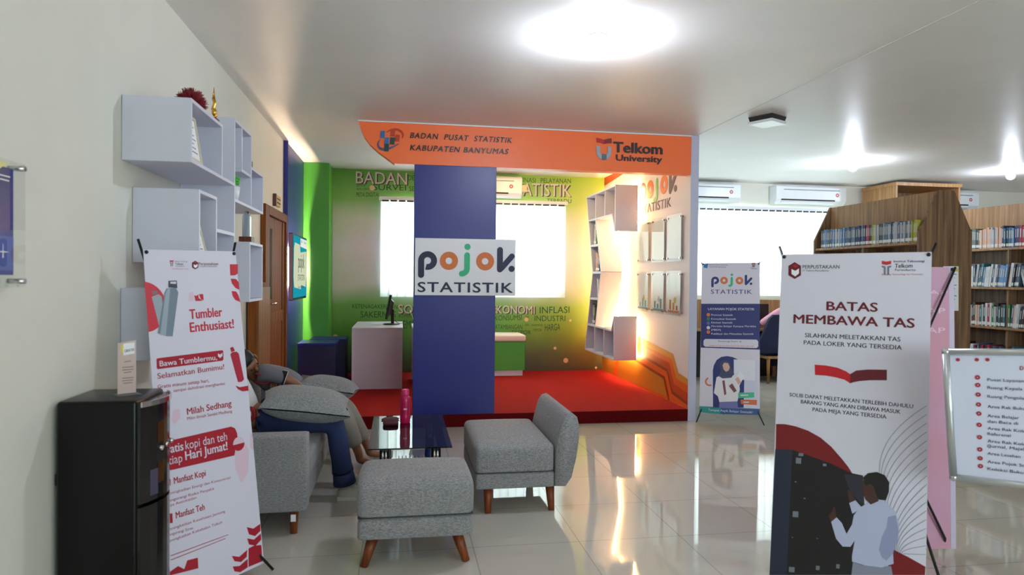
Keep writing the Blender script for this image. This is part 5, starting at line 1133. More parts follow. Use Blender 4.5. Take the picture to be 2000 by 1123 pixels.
wv = MB(mat('wave_grey', (150, 156, 170), .5))
for k in range(18):
    ye = 40+k*56; x0_ = 745+k*9; y0_ = min(985, ye+430); pts = []
    for j in range(19):
        s__ = j/18; pts.append((x0_+(1048-x0_)*s__**2.3, y0_+(ye-y0_)*s__))
    uvp = [BT.uv(*c7(*p)) for p in pts]
    for (a, b_) in zip(uvp[:-1], uvp[1:]):
        dx, dy = b_[0]-a[0], b_[1]-a[1]; l_ = math.hypot(dx, dy) or 1; nx, ny = -dy/l_*0.0014, dx/l_*0.0014
        hi = bq[2][0]-0.001
        poly_uv(wv, BT, [(min(hi, a[0]-nx), a[1]-ny), (min(hi, b_[0]-nx), b_[1]-ny), (min(hi, b_[0]+nx), b_[1]+ny), (min(hi, a[0]+nx), a[1]+ny)], 0.0008)
wv.build('wave_lines', btn)

# --- booth banner (by the partition)
a = onz(1366, 806, 0.1); b_ = onz(1484, 811, 0.1); JB = Plane(a, (b_-a), 4)
jbn, jq = x_banner('slim navy and white banner standing right of the booth partition', JB, [(1371, 514), (1484, 513), (1484, 811), (1366, 806)], None, foot_spread=0.035, tip=0.01)
cj = lambda x, y: (1330+x/2.957, 480+y/2.957)
pr = MB(); NV = mat('banner_navy', (30, 40, 110), .5)
shape(pr, NV, JB, [cj(*p) for p in ((117, 335), (455, 335), (456, 600), (114, 588))])
shape(pr, M_vinyl, JB, [cj(*p) for p in ((130, 548), (140, 538), (436, 542), (446, 552), (446, 582), (436, 591), (140, 583), (130, 574))], 0.0016)
pr.m(M_vinyl); ptext(pr, JB, 'LAYANAN POJOK STATISTIK', cj(157, 371), cj(425, 373), 4.4, off=0.0016, bold=0.02)
for k, (w, y, x1) in enumerate((('Promosi Statistik', 405, 300), ('Konsultasi Statistik', 428, 318), ('Edukasi Statistik', 449, 298), ('Merdeka Belajar Kampus Merdeka', 470, 434), ('(MBKM)', 491, 230), ('Publikasi dan Metadata Statistik', 514, 420))): pr.m(M_vinyl); ptext(pr, JB, w, cj(175, y-1), cj(x1, y), 3.4, off=0.0016, bold=0.012)
for m_, y in ((M_org_ink, 398), (mat('bullet_green', (30, 120, 90), .5), 422), (mat('bullet_blue', (80, 100, 170), .5), 447), (M_vinyl, 473), (M_org_ink, 498)): pr.m(m_); disc_uv(pr, JB, JB.uv(*cj(158, y)), 0.018, 0.0016)
pr.m(M_ink); ptext(pr, JB, 'Kunjungi Kami di:', cj(216, 555), cj(352, 557), 3.0, off=0.0022); pr.m(M_org_ink); ptext(pr, JB, 'https://pojokstatistik.bps.go.id', cj(165, 580), cj(418, 584), 3.2, off=0.0022); pr.build('service_list', jbn)
a = JB.uv(*cj(174, 221)); w_ = JB.uv(*cj(411, 221))[0]-a[0]
for q_ in pojok_letters({'navy': mat('banner_letter_navy', (36, 48, 120), .5), 'orange': M_org_ink, 'green': M_grn_ink}, JB, a[0], a[1], w_, 0.0008, 0.0002): q_.build('printed_letter', jbn)
hl = MB(mat('banner_letter_navy', (0, 0, 0))); ptext(hl, JB, 'STATISTIK', cj(173, 277), cj(410, 278), 8, bold=0.02, space=1.15)
ptext(hl, JB, 'BADAN PUSAT STATISTIK', cj(162, 113), cj(272, 115), 2.2); ptext(hl, JB, 'KABUPATEN BANYUMAS', cj(162, 125), cj(260, 127), 2.2); shape(hl, LB, JB, [cj(*p) for p in ((132, 108), (158, 102), (152, 130), (130, 126))])
shape(hl, M_red_ink, JB, [cj(*p) for p in ((408, 100), (430, 100), (430, 108), (408, 108))]); shape(hl, M_greyink, JB, [cj(*p) for p in ((410, 110), (428, 110), (426, 124), (412, 124))]); hl.m(M_ink); ptext(hl, JB, 'Telkom', cj(400, 134), cj(438, 135), 3); hl.build('lettering', jbn)
pc = MB()
shape(pc, mat('panel_lilac', (212, 212, 232), .5), JB, [cj(*p) for p in ((300, 655), (440, 660), (440, 900), (300, 900))], 0.0006)
arch = [cj(185, 935), cj(184, 720), cj(190, 690), cj(206, 660), cj(232, 642), cj(266, 637), cj(296, 642), cj(326, 655), cj(340, 690), cj(366, 760), cj(362, 935)]
shape(pc, NV, JB, arch, 0.0008)
shape(pc, mat('panel_white', (228, 228, 240), .5), JB, [cj(*p) for p in ((305, 656), (430, 662), (428, 780), (305, 770))], 0.0012)
ORm = mat('donut_orange', (206, 112, 66), .5); pc.m(ORm); ring_uv(pc, JB, JB.uv(*cj(165, 785)), 0.030, 0.046, 0.0012, a0=110, a1=300, asp=1.0)
WT = mat('blouse_white', (232, 230, 236), .5)
shape(pc, WT, JB, [cj(*p) for p in ((205, 760), (232, 745), (300, 745), (334, 770), (340, 830), (326, 900), (222, 905), (214, 870), (190, 850))], 0.0016)
shape(pc, mat('skirt_lilac', (112, 116, 176), .5), JB, [cj(*p) for p in ((222, 902), (326, 898), (330, 940), (220, 936))], 0.0020)
shape(pc, mat('hijab_navy', (58, 66, 104), .5), JB, [cj(*p) for p in ((222, 690), (230, 668), (256, 660), (282, 672), (290, 706), (308, 740), (290, 762), (240, 766), (216, 752), (232, 724))], 0.0022)
shape(pc, mat('photo_face', (214, 176, 158), .5), JB, [cj(*p) for p in ((240, 690), (250, 675), (272, 678), (282, 700), (276, 720), (260, 728), (246, 714))], 0.0028)
shape(pc, mat('tablet_white', (238, 238, 244), .5), JB, [cj(*p) for p in ((340, 724), (366, 752), (338, 806), (312, 776))], 0.0028); shape(pc, mat('photo_book', (120, 70, 76), .5), JB, [cj(*p) for p in ((276, 808), (296, 795), (322, 838), (306, 848))], 0.0028); shape(pc, mat('photo_book', (0, 0, 0)), JB, [cj(*p) for p in ((238, 780), (252, 776), (262, 856), (250, 864))], 0.0028)
shape(pc, mat('photo_face', (0, 0, 0)), JB, [cj(*p) for p in ((312, 770), (330, 756), (348, 790), (332, 802))], 0.003)
shape(pc, mat('tag_green', (66, 186, 138), .5), JB, [cj(*p) for p in ((330, 848), (422, 846), (424, 876), (330, 880))], 0.0030); shape(pc, ORm, JB, [cj(*p) for p in ((344, 888), (438, 890), (438, 920), (346, 914))], 0.0030)
shape(pc, M_vinyl, JB, [cj(*p) for p in ((345, 860), (388, 859), (388, 866), (345, 867))], 0.0036); shape(pc, M_vinyl, JB, [cj(*p) for p in ((360, 899), (392, 900), (392, 907), (360, 906))], 0.0036); pc.build('woman_picture', jbn)
ft = MB(); shape(ft, mat('footer_teal', (40, 142, 142), .5), JB, [cj(*p) for p in ((106, 926), (230, 932), (228, 972), (105, 962))]); shape(ft, mat('footer_blue', (46, 84, 140), .5), JB, [cj(*p) for p in ((230, 932), (455, 942), (455, 978), (228, 972))])
ft.m(M_vinyl); ptext(ft, JB, 'Tempat Asyik Belajar Statistik!', cj(157, 953), cj(413, 968), 4.2, off=0.0016, bold=0.015); ft.build('footer_band', jbn)

# --- pink banner seen from behind
PKB = Plane((1.95, 3.30, 0.0), (1.0, -0.06), 2)
def pink_material():
    m = bpy.data.materials.new('pink_banner_print'); m.use_nodes = True; nt = m.node_tree; N = nt.nodes; L = nt.links; b = N['Principled BSDF']
    tc = N.new('ShaderNodeTexCoord'); nz = N.new('ShaderNodeTexNoise'); nz.inputs['Scale'].default_value = 2.2; nz.inputs['Detail'].default_value = 1; L.new(tc.outputs['Object'], nz.inputs['Vector'])
    rp = N.new('ShaderNodeValToRGB'); rp.color_ramp.elements[0].position = 0.3; rp.color_ramp.elements[0].color = lin((204, 160, 190)); rp.color_ramp.elements[1].position = 0.7; rp.color_ramp.elements[1].color = lin((208, 146, 164))
    L.new(nz.outputs['Fac'], rp.inputs[0]); L.new(rp.outputs[0], b.inputs['Base Color']); b.inputs['Roughness'].default_value = 0.5; return m
_v = M_vinyl; M_vinyl = pink_material()
pkn, pq = x_banner('pink banner seen from behind with its black cross rods, right foreground', PKB, [(1582, 519), (1863, 522), (1856, 1072), (1580, 1070)], None, back=True, tip=0.0, foot_spread=0.0)
M_vinyl = _v
mg = MB(mat('margin_lilac', (204, 190, 214), .5)); hi = pq[1][0]
poly_uv(mg, PKB, [(hi-0.03, pq[2][1]), (hi, pq[2][1]), (hi, pq[1][1]), (hi-0.03, pq[1][1])], 0.0006); mg.m(mat('show_through', (232, 196, 216), .5))
for x, y, s__ in ((1832, 612, 1.0), (1832, 650, 1.0), (1836, 575, 0.8)):
    ptext(mg, PKB, 'AP', (x-22, y), (x+14, y), 10*s__, bold=0.03)
mg.build('show_through_print', pkn)

# --- framed directory board on a stand, right edge
r_ = math.radians(125); _p = ony(1862, 930, 2.45); DB = Plane((_p.x, _p.y, 0), (math.sin(r_), math.cos(r_)), -3)
db = thing('directory_stand', 'silver-framed white directory board at the right edge', 'sign stand', (_p.x+0.3, _p.y-0.25, 0))
TLp, BLp = DB.uv(1847, 687), DB.uv(1862, 932); top1, bot1 = DB.uv(1998, 688), DB.uv(1998, 954)
ku = (top1[1]-TLp[1])/(top1[0]-TLp[0]); kb = (bot1[1]-BLp[1])/(bot1[0]-BLp[0]); Wd = 0.62
TRp = (TLp[0]+Wd, TLp[1]+ku*Wd); BRp = (BLp[0]+Wd, BLp[1]+ku*Wd); BRp = (BLp[0]+Wd, BLp[1]+(ku+kb)/2*Wd)
MB(mat('board_sheet', (214, 216, 236), .25, coat=0.3)).prism([DB.pt(*q_, -0.012) for q_ in (TLp, TRp, BRp, BLp)], DB.n*0.010).build('board', db)
fr = MB(M_alu)
for a, b_ in ((TLp, TRp), (TRp, BRp), (BRp, BLp), (BLp, TLp)):
    fr.cyl(DB.pt(*a, 0), DB.pt(*b_, 0), 0.0145, seg=12)
for a in (TLp, TRp, BRp, BLp): fr.m(M_chrome).ball(DB.pt(*a, 0), 0.0165, 12, 8)
fr.build('snap_frame', db)
mc = ((TLp[0]+TRp[0])/2, BLp[1]); pb = DB.pt(*mc, -0.02)
MB(M_alu).cyl((pb.x, pb.y, 0.02), (pb.x, pb.y, pb.z+0.1), 0.016, seg=14).build('pole', db); MB(M_alu).lathe([(0.17, 0), (0.17, 0.008), (0.03, 0.02)], (pb.x, pb.y, 0), 28).build('foot_plate', db)
c8 = lambda x, y: (1800+x/2.425, 660+y/2.425); tx = MB(mat('board_ink', (60, 60, 86), .6))
for w, y, ln in (('Pusat Layanan', 200, 172), ('Ruang Kepala', 237, 165), ('Ruang Pengolahan', 279, 215), ('Area Rak Buku', 327, 180), ('Area Belajar', 371, 150), ('dan Baca di', 397, 145), ('Area Rak Koleksi', 430, 215), ('Referensi', 456, 110), ('Area Rak Koleksi', 490, 215), ('(Jurnal, Majalah)', 513, 215), ('Area Lesehan', 549, 156), ('Area Pojok Statistik', 588, 250), ('Koleksi Buku', 621, 170)):
    sl = 0.02+(y-100)/600*0.11; tx = MB(mat('board_ink', (60, 60, 86), .6)); ptext(tx, DB, w, c8(312, y+4), c8(312+ln, y+4+ln*sl), 5.6, off=0.0006, bold=0.012); tx.build('text_line', db)
tx = MB(M_crimson); ptext(tx, DB, 'D', c8(466, 152), c8(482, 153), 8, off=0.0006, bold=0.03); tx.build('headline', db)
bl = MB(M_crimson)
for k, y in enumerate((187, 223, 268, 315, 358, 412, 470, 528, 570, 607)):
    c_ = DB.uv(*c8(265+k*1.6, y)); ring_uv(bl, DB, c_, 0.003, 0.009, 0.0006, seg=14)
for x in (172, 262, 312): c_ = DB.uv(*c8(x, 103)); disc_uv(bl, DB, c_, 0.007, 0.0006)
bl.build('bullet_marks', db)

# ================================================================== WATER DISPENSER
wd = thing('water_dispenser', 'tall glossy black water dispenser in the left foreground', 'water dispenser', (-1.11, 2.9, 0))
dx0, dx1, dy0, dy1, dz = XL+0.02, -0.985, 2.77, 3.075, 1.0
MB(mat('dispenser_black', (7, 7, 8), .3, spec=0.3)).rbox((dx0, dy0, 0.015), (dx1, dy1, dz), 0.012).build('cabinet_body', wd)
fp = []
for k in range(9):
    a = -1+2*k/8; fp.append((dx1+0.012+0.05*(1-a*a), dy0+0.006+(dy1-dy0-0.012)*(a+1)/2))
MB(M_gloss_black).prism([(dx1+0.001, dy0+0.006, 0.60)]+[(x, y, 0.60) for x, y in fp]+[(dx1+0.001, dy1-0.006, 0.60)], (0, 0, 0.385)).build('upper_front', wd)
MB(M_gloss_black).prism([(dx1+0.001, dy0+0.006, 0.04)]+[(x, y, 0.04) for x, y in fp]+[(dx1+0.001, dy1-0.006, 0.04)], (0, 0, 0.545)).build('lower_door', wd)
MB(M_chrome).prism([(x+0.001, y, 0.972) for x, y in fp]+[(x+0.007, y, 0.972) for x, y in fp[::-1]], (0, 0, 0.02)).build('chrome_rim', wd)
for j, zc in enumerate((0.86, 0.70)):
    MB(mat('dispenser_gold', (96, 56, 22), .3, metal=0.8)).prism([(x+0.001, y, zc-0.04) for x, y in fp[2:4]]+[(x+0.003, y, zc-0.04) for x, y in fp[2:4][::-1]], (0, 0, 0.08)).build('gold_trim', wd)
for j in range(3):
    MB(M_chrome).cyl((dx1+0.05, dy0+0.09+j*0.06, 0.80), (dx1+0.066, dy0+0.09+j*0.06, 0.795), 0.009, seg=12).build('tap', wd)
MB(mat('label_green', (90, 140, 80), .5)).prism([(x+0.0008, y, 0.10) for x, y in fp[1:4]]+[(x+0.002, y, 0.10) for x, y in fp[1:4][::-1]], (0, 0, 0.14)).build('energy_label', wd)
MB(mat('dispenser_sticker', (70, 66, 90), .3)).prism([(x+0.0008, y, 0.62) for x, y in fp[1:3]]+[(x+0.002, y, 0.62) for x, y in fp[1:3][::-1]], (0, 0, 0.10)).build('sticker', wd)
for x in (dx0+0.04, dx1-0.04):
    for y in (dy0+0.04, dy1-0.04): MB(M_black).cyl((x, y, 0), (x, y, 0.02), 0.016, seg=10).build('foot', wd)
MB(M_black).box((dx0-0.012, dy0+0.02, 0.68), (dx0+0.0, dy0+0.05, 0.72)).build('rear_bracket', wd)
# table-tent sign on top
ts = thing('sign_holder', 'upright pink card in a T-shaped holder on the black dispenser', 'card holder', (-1.1, 2.9, dz))
base = onz(248, 770, dz+0.004); r_ = math.radians(52); SH = Plane((base.x, base.y, dz+0.001), (math.sin(r_), math.cos(r_)), 0)
qd = [SH.uv(*p) for p in ((234, 670), (265, 664), (265, 767), (229, 777))]; zb = 0.008
qd = [(qd[3][0], qd[0][1]), (qd[2][0], qd[1][1]), (qd[2][0], zb), (qd[3][0], zb)]
MB(mat('card_pink', (206, 182, 172), .5)).prism([SH.pt(*q_, 0) for q_ in qd], SH.n*0.004).build('card', ts)
MB(M_acr).prism([SH.pt(qd[3][0]-0.01, 0.0, -0.035), SH.pt(qd[2][0]+0.01, 0.0, -0.035), SH.pt(qd[2][0]+0.01, 0.0, 0.05), SH.pt(qd[3][0]-0.01, 0.0, 0.05)], (0, 0, 0.005)).build('holder_base', ts)
tx = MB(M_paper); shape(tx, M_paper, SH, [(240, 671), (262, 668), (262, 690), (240, 694)], 0.0046); tx.m(M_ink); ptext(tx, SH, 'GRATIS', (242, 688), (261, 685), 5, off=0.0052, bold=0.02); shape(tx, mat('card_yellow', (226, 206, 90), .5), SH, [(235, 674), (240, 673), (240, 688), (235, 689)], 0.0046)
tx.m(mat('card_text', (130, 100, 96), .6))
for y, x0, x1 in ((706, 242, 255), (717, 238, 260), (722, 238, 260), (727, 241, 256), (738, 238, 260), (743, 238, 259), (748, 240, 258)): shape(tx, mat('card_text', (0, 0, 0)), SH, [(x0, y), (x1, y-2), (x1, y-0.6), (x0, y+1.4)], 0.0046)
tx.build('card_print', ts)

# ================================================================== CEILING FIXTURE
cf = thing('ceiling_fixture', 'flat square white ceiling fixture with a dark base, unlit', 'ceiling fixture', (3.34, 5.82, CEIL))
M45 = Matrix.Translation(Vector((3.34, 5.80, 0))) @ Matrix.Rotation(math.radians(28), 4, 'Z')
def rsq(mb, h, z0, z1, h2=None):
    h2 = h2 or h; mb.hexa([M45 @ Vector(p) for p in ((-h, -h, z0), (h, -h, z0), (h, h, z0), (-h, h, z0), (-h2, -h2, z1), (h2, -h2, z1), (h2, h2, z1), (-h2, h2, z1))]); return mb
rsq(MB(mat('fixture_dark', (40, 38, 40), .5)), 0.11, CEIL-0.045, CEIL-0.001, 0.12).build('base', cf); rsq(MB(M_whitegloss), 0.115, CEIL-0.068, CEIL-0.0455, 0.125).build('cover', cf)

# ================================================================== LIBRARY SIDE
ZS = [1.885, 1.435, 0.975, 0.52, 0.07]
def bookcase(xc, y0, y1, label, bays, wb=0.30):
    t = thing('bookcase', label, 'bookcase', (xc, (y0+y1)/2, 0), 'double sided library bookcases')
    for y in (y0, y1-0.03):
        MB(M_lib).prism([(xc-wb, y, 0), (xc+wb, y, 0), (xc+wb, y, 1.98), (xc+0.09, y, 2.40), (xc-0.09, y, 2.40), (xc-wb, y, 1.98)], (0, 0.03, 0)).build('end_panel', t, bevel=0.003)
    MB(M_lib).box((xc-0.01, y0+0.031, 0.06), (xc+0.01, y1-0.031, 1.99)).build('middle_panel', t)
    MB(M_lib_l).box((xc-0.085, y0+0.031, 1.99), (xc+0.085, y1-0.031, 2.395)).build('top_fascia', t)
    for z in ZS:
        for s__ in (-1, 1): MB(M_lib_l).box((xc+s__*0.011, y0+0.031, z-0.025), (xc+s__*(wb-0.012), y1-0.031, z)).build('shelf', t)
    for k in range(1, bays):
        y = y0+(y1-y0)*k/bays
        for s__ in (-1, 1): MB(M_lib).box((xc+s__*0.011, y-0.012, 0.07), (xc+s__*(wb-0.03), y+0.012, 1.86)).build('upright', t)
    return t
bookcase(5.37, 5.95, 7.69, 'wooden double-sided bookcase with a sloped end panel, nearest the blinds', 2)
bookcase(7.07, 4.55, 7.69, 'wooden double-sided bookcase at the right edge with four filled shelves', 3)
nt_ = thing('paper_notice', 'white paper notice taped to the sloped end panel of the bookcase', 'notice', (5.46, 5.94, 1.5))
NP = Plane((0, 5.945, 0), (1, 0)); q = MB(M_paper); ppoly(q, NP, [(1842, 520), (1872, 520), (1872, 607), (1842, 607)], 0.0, 0.001); q.m(M_greyink)
for j in range(9): ppoly(q, NP, [(1846, 535+j*7), (1868-(j % 3)*3, 535+j*7), (1868-(j % 3)*3, 536.6+j*7), (1846, 536.6+j*7)], 0.0016)
q.m(mat('notice_yellow', (226, 206, 90), .5)); ppoly(q, NP, [(1864, 524), (1871, 524), (1871, 530), (1864, 530)], 0.0016); q.build('sheet', nt_)

# books: one mesh per colour, copied with its own size and label
BOOKC = {'slate blue': (86, 104, 128), 'dark blue': (38, 52, 104), 'pale grey': (176, 180, 186), 'white': (222, 222, 222), 'charcoal': (46, 46, 52), 'grey green': (96, 112, 106), 'sky blue': (110, 150, 194), 'crimson': (168, 36, 66), 'peach': (222, 176, 150), 'olive yellow': (178, 176, 60), 'teal': (50, 108, 120), 'dark brown': (66, 44, 40), 'green': (60, 128, 72), 'orange': (210, 116, 50)}
BOOKM = {}
for nm, c_ in BOOKC.items():
    s_ = MB(mat('cover_'+nm.replace(' ', '_'), c_, .5)); s_.hexa([(-1, -0.5, 0), (1, -0.5, 0), (1, 0.5, 0), (-1, 0.5, 0), (-1, -0.5, 1), (1, -0.5, 1), (1, 0.5, 1), (-1, 0.5, 1)])
    s_.m(mat('spine_label', (232, 230, 222), .6)); s_.hexa([(-1.006, -0.46, 0.06), (-0.99, -0.46, 0.06), (-0.99, 0.46, 0.06), (-1.006, 0.46, 0.06), (-1.006, -0.46, 0.2), (-0.99, -0.46, 0.2), (-0.99, 0.46, 0.2), (-1.006, 0.46, 0.2)])
    s_.m(mat('spine_title', (200, 200, 196), .6)); s_.hexa([(-1.004, -0.2, 0.45), (-0.99, -0.2, 0.45), (-0.99, 0.2, 0.45), (-1.004, 0.2, 0.45), (-1.004, -0.2, 0.85), (-0.99, -0.2, 0.85), (-0.99, 0.2, 0.85), (-1.004, 0.2, 0.85)])
    bm = s_.bm; bmesh.ops.recalc_face_normals(bm, faces=bm.faces); me = bpy.data.meshes.new('book_'+nm.replace(' ', '_')); bm.to_mesh(me); bm.free()
    for m_ in s_.mats: me.materials.append(m_)
    BOOKM[nm] = me
_proto = bpy.data.objects.new('book', BOOKM['white'])
def book(x_spine, y, z, th, h, depth, colr, label, group, lean=0.0, flip=False):
    o = _proto.copy(); o.name = 'book'; o.data = BOOKM[colr]; COL.objects.link(o); o.scale = (depth/2, th, h); o.location = (x_spine+depth/2, y, z); o.rotation_euler = (lean, 0, 0)
    o['label'] = label; o['category'] = 'book'; o['group'] = group; return o
def book_row(x_spine, y_hi, y_lo, z, seqf, where, group, hr, tr_, gaps=(), lean_at=()):
    y = y_hi; k = 0
    while True:
        th = random.uniform(*tr_); h = random.uniform(*hr); f = (y_hi-y)/(y_hi-y_lo)
        skip = [g for g in gaps if g[0] <= f < g[1]]
        if skip: y = y_hi-(y_hi-y_lo)*skip[0][1]-0.001; continue
        ln = 0.0
        for (a, b_, l_) in lean_at:
            if a <= f < b_: ln = l_
        if y-th-abs(math.sin(ln))*h*0.1 < y_lo: break
        k += 1; c_ = seqf(f)
        lbl = '%s spine, %s book from left, %s' % (c_, ordinal(k), where)
        th2 = th*0.93
        book(x_spine+random.uniform(0, 0.012), y-th/2, z+0.001+abs(math.sin(ln))*th2/2, th2, h, 0.19, c_, lbl, group, ln)
        y -= th/ max(0.75, math.cos(ln))
ch_ = random.choice
def sq_top(f):
    if f > 0.93: return 'olive yellow'
    if f < 0.16: return ch_(['slate blue', 'slate blue', 'grey green', 'sky blue'])
    if f < 0.28: return ch_(['sky blue', 'pale grey', 'slate blue'])
    if f < 0.50: return ch_(['slate blue', 'slate blue', 'dark blue'])
    if f < 0.56: return ch_(['dark blue', 'charcoal', 'crimson'])
    if f < 0.60: return 'olive yellow'
    if f < 0.76: return ch_(['slate blue', 'charcoal', 'slate blue', 'pale grey'])
    return ch_(['pale grey', 'slate blue', 'pale grey', 'grey green'])
book_row(5.085, 7.56, 5.99, ZS[0], sq_top, 'row on the bookcase near the blinds', 'journals on the nearer bookcase', (0.205, 0.225), (0.016, 0.026))
x2 = 6.785
def s1(f): return ch_(['grey green', 'charcoal']) if f < 0.33 else (ch_(['peach', 'pale grey', 'peach']) if f < 0.52 else (ch_(['sky blue', 'dark blue', 'teal', 'dark blue']) if f < 0.66 else (ch_(['crimson', 'charcoal']) if f < 0.73 else 'white')))
def s2_(f): return ch_(['white', 'pale grey', 'sky blue', 'teal', 'white', 'slate blue']) if f < 0.6 else ch_(['slate blue', 'charcoal', 'white', 'crimson'])
def s3(f): return ch_(['white', 'charcoal', 'peach', 'slate blue', 'dark brown', 'green', 'pale grey', 'crimson', 'teal'])
def s4(f): return ch_(['charcoal', 'dark brown', 'slate blue', 'crimson', 'white']) if f < 0.55 else ch_(['olive yellow', 'charcoal', 'grey green', 'teal'])
gr = 'books on the right edge bookcase'
book_row(x2, 7.55, 6.0, ZS[0], s1, 'top shelf of the right edge bookcase', gr, (0.215, 0.25), (0.022, 0.034))
book_row(x2, 7.55, 6.0, ZS[1], s2_, 'second shelf of the right edge bookcase', gr, (0.23, 0.275), (0.022, 0.036), gaps=((0.572, 0.598), (0.66, 0.72)), lean_at=((0.3, 0.66, 0.13), (0.72, 1.0, -0.28)))
book_row(x2, 7.55, 6.0, ZS[2], s3, 'third shelf of the right edge bookcase', gr, (0.22, 0.275), (0.022, 0.034), gaps=((0.572, 0.598),), lean_at=((0.6, 1.0, 0.1),))
book_row(x2, 7.55, 6.0, ZS[3], s4, 'fourth shelf of the right edge bookcase', gr, (0.19, 0.25), (0.022, 0.034), gaps=((0.572, 0.598),))
# books in the zigzag shelf
def small_books(y_hi, z, items, where):
    y = y_hi
    for k, (c_, th, h, ln) in enumerate(items):
        book(XF_+0.03, y-th/2, z+abs(math.sin(ln))*th/2, th, h, 0.18, c_, '%s book, %s from left, zigzag shelf %s' % (c_, ordinal(k+1), where), 'books in the zigzag shelf', ln); y -= th+0.004
small_books(9.165, 1.963, [('charcoal', 0.018, 0.27, 0), ('white', 0.02, 0.28, 0.05), ('crimson', 0.018, 0.25, 0.06), ('white', 0.02, 0.26, 0.06), ('green', 0.022, 0.2, 0.04)], 'second bay down')
small_books(9.06, 1.589, [('charcoal', 0.018, 0.2, 0), ('peach', 0.02, 0.26, 0), ('orange', 0.03, 0.25, 0.04), ('orange', 0.03, 0.24, 0.04), ('dark brown', 0.03, 0.22, 0.04), ('teal', 0.025, 0.2, 0.03)], 'third bay down')
small_books(8.95, 1.226, [('pale grey', 0.02, 0.27, -0.16), ('white', 0.02, 0.25, -0.16)], 'fourth bay down')
small_books(9.19, 0.855, [('charcoal', 0.02, 0.28, 0.03), ('white', 0.02, 0.27, 0.03), ('charcoal', 0.022, 0.27, 0.05), ('grey green', 0.02, 0.28, 0.06), ('charcoal', 0.025, 0.27, 0.06)], 'fifth bay down')
for k, (y, c_, rz) in enumerate(((8.55, (196, 150, 110), 0.2), (8.40, (120, 84, 70), -0.1))):
    t_ = MB(M_paper).box((-0.1, -0.075, 0.0), (0.1, 0.075, 0.006)); t_.m(mat('magazine_cover_%d' % k, c_, .4)).box((-0.1, -0.075, 0.0061), (0.1, 0.075, 0.0072)); o = t_.build('magazine'); o.location = (2.78, y, 0.8445+0.0001*k); o.rotation_euler = (0, 0, rz)
    tag(o, ('tan magazine lying flat on the lower ledge of the zigzag shelf', 'brown magazine lying at the slanted end of the zigzag shelf ledge')[k], 'magazine')

# tall bookcase by the back wall
tbk = thing('tall_bookcase', 'tall wooden bookcase reaching almost to the ceiling at the back wall', 'bookcase', (7.75, 9.3, 0))
kx0, kx1, ky0, ky1, kz = 7.20, 8.28, 8.92, 9.66, 2.955
MB(M_lib_l).box((kx0, ky0, 0), (kx0+0.03, ky1, kz-0.05)).build('side_panel', tbk); MB(M_lib_l).box((kx1-0.03, ky0, 0), (kx1, ky1, kz-0.05)).build('side_panel', tbk)
MB(M_lib_l).box((kx0-0.015, ky0-0.02, kz-0.05), (kx1+0.015, ky1, kz)).build('top_board', tbk); MB(M_lib).box((kx0+0.03, ky1-0.02, 0), (kx1-0.03, ky1, kz-0.05)).build('back_panel', tbk)
for z in (0.1, 0.6, 1.1, 1.6, 2.1): MB(M_lib).box((kx0+0.03, ky0+0.02, z), (kx1-0.03, ky1-0.02, z+0.025)).build('shelf', tbk)

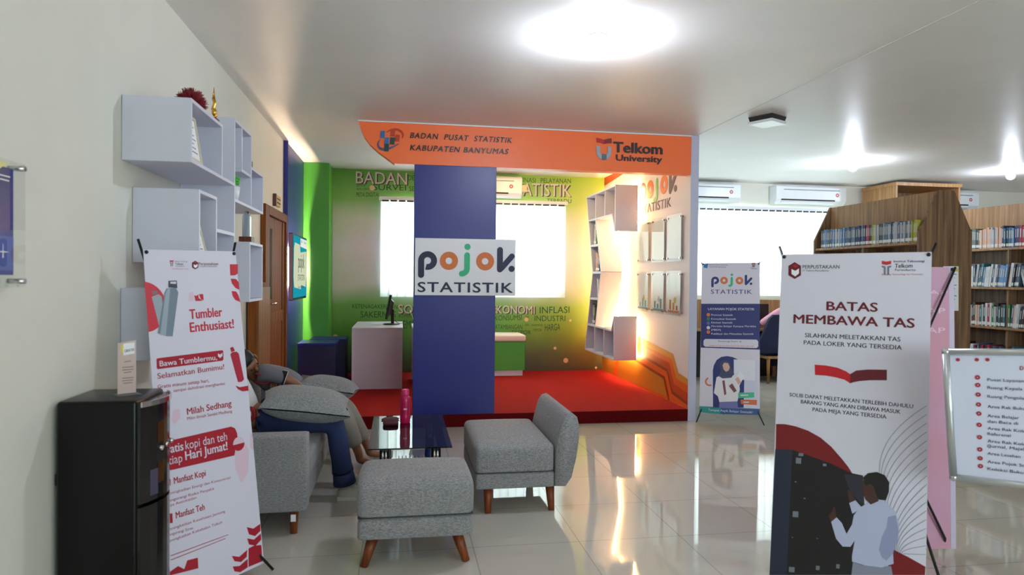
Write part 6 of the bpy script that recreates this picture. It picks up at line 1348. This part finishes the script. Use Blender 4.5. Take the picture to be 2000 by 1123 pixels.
# study desk, monitor, chair and reader in pink
sd = thing('study_table', 'wooden study table with a screen board under the wide blind', 'table', (5.3, 9.45, 0))
MB(M_lib_l).box((3.6, 9.28, 0.735), (6.9, 9.64, 0.76)).build('table_top', sd); MB(M_lib_l).box((3.6, 9.60, 0.76), (6.9, 9.635, 1.19)).build('screen_board', sd); MB(mat('desk_dark', (26, 24, 26), .6)).box((3.65, 9.58, 0.02), (6.85, 9.6, 0.73)).build('modesty_panel', sd)
for x in (3.62, 5.2, 6.86): MB(M_lib).box((x, 9.30, 0), (x+0.03, 9.57, 0.734)).build('leg_panel', sd)
for x, lb in ((5.29, 'black monitor on the study table beside the person in pink'), (4.1, 'black monitor on the study table hidden by the navy banner')):
    t_ = thing('desktop_monitor', lb, 'monitor', (x, 9.5, 0.76)); MB(M_black).box((x-0.25, 9.50, 0.83), (x+0.25, 9.53, 1.13)).build('screen_housing', t_, bevel=0.004); MB(M_black).box((x-0.03, 9.53, 0.765), (x+0.03, 9.55, 0.9)).build('stand_neck', t_); MB(M_black).box((x-0.1, 9.46, 0.7605), (x+0.1, 9.58, 0.77)).build('stand_base', t_)
lc_ = thing('library_chair', 'navy upholstered chair with wooden legs behind the two banners', 'chair', (5.5, 9.0, 0))
fx, fy = 5.27, 8.98
MB(mat('navy_upholstery', (24, 32, 66), .8)).prism([ony(1486, 690, 8.95), ony(1486, 664, 8.95), ony(1504, 622, 8.95), ony(1512, 615, 8.95), ony(1574, 613, 8.95), ony(1578, 690, 8.95)], (0, 0.06, 0)).build('backrest', lc_, bevel=0.01)
MB(mat('navy_upholstery', (0, 0, 0))).softbox((5.19, 9.02, 0.40), (5.95, 9.40, 0.48), 0.03, 8).build('seat', lc_)
MB(M_lib_l).box((5.2, 8.96, 0.36), (5.94, 9.38, 0.398)).build('seat_frame', lc_)
for x in (5.25, 5.89):
    for y in (8.99, 9.35): MB(wood('oak_leg', (150, 104, 50), (186, 138, 76), 1.5)).cyl((x, y, 0), (x, y, 0.37), 0.016, 0.028, 12).build('leg', lc_)
hip = Vector((5.74, 9.12, 0.58)); M_pink = mat('pink_blouse', (236, 168, 188), 0.8)
pk = seated('person in a pink top at the study table, mostly hidden behind the student banner', Vector((5.83, 9.20, 1.20)), Vector((5.80, 9.18, 1.07)), Vector((5.77, 9.15, 0.92)), hip,
    [(P(1528, 606, 9.15), P(1493, 628, 9.2), Vector((5.24, 9.29, 0.81)), 0.6), (Vector((5.93, 9.14, 0.99)), Vector((6.0, 9.2, 0.82)), Vector((5.9, 9.38, 0.80)), 0.8)],
    [(Vector((5.66, 9.2, 0.55)), Vector((5.62, 9.5, 0.56)), Vector((5.62, 9.46, 0.09))), (Vector((5.82, 9.2, 0.55)), Vector((5.84, 9.5, 0.56)), Vector((5.84, 9.46, 0.09)))], M_pink, mat('dark_trousers', (30, 30, 36), .8), [(5.62, 9.53, 0.02), (5.84, 9.53, 0.02)], face_dir=(-0.1, 1, -0.3))
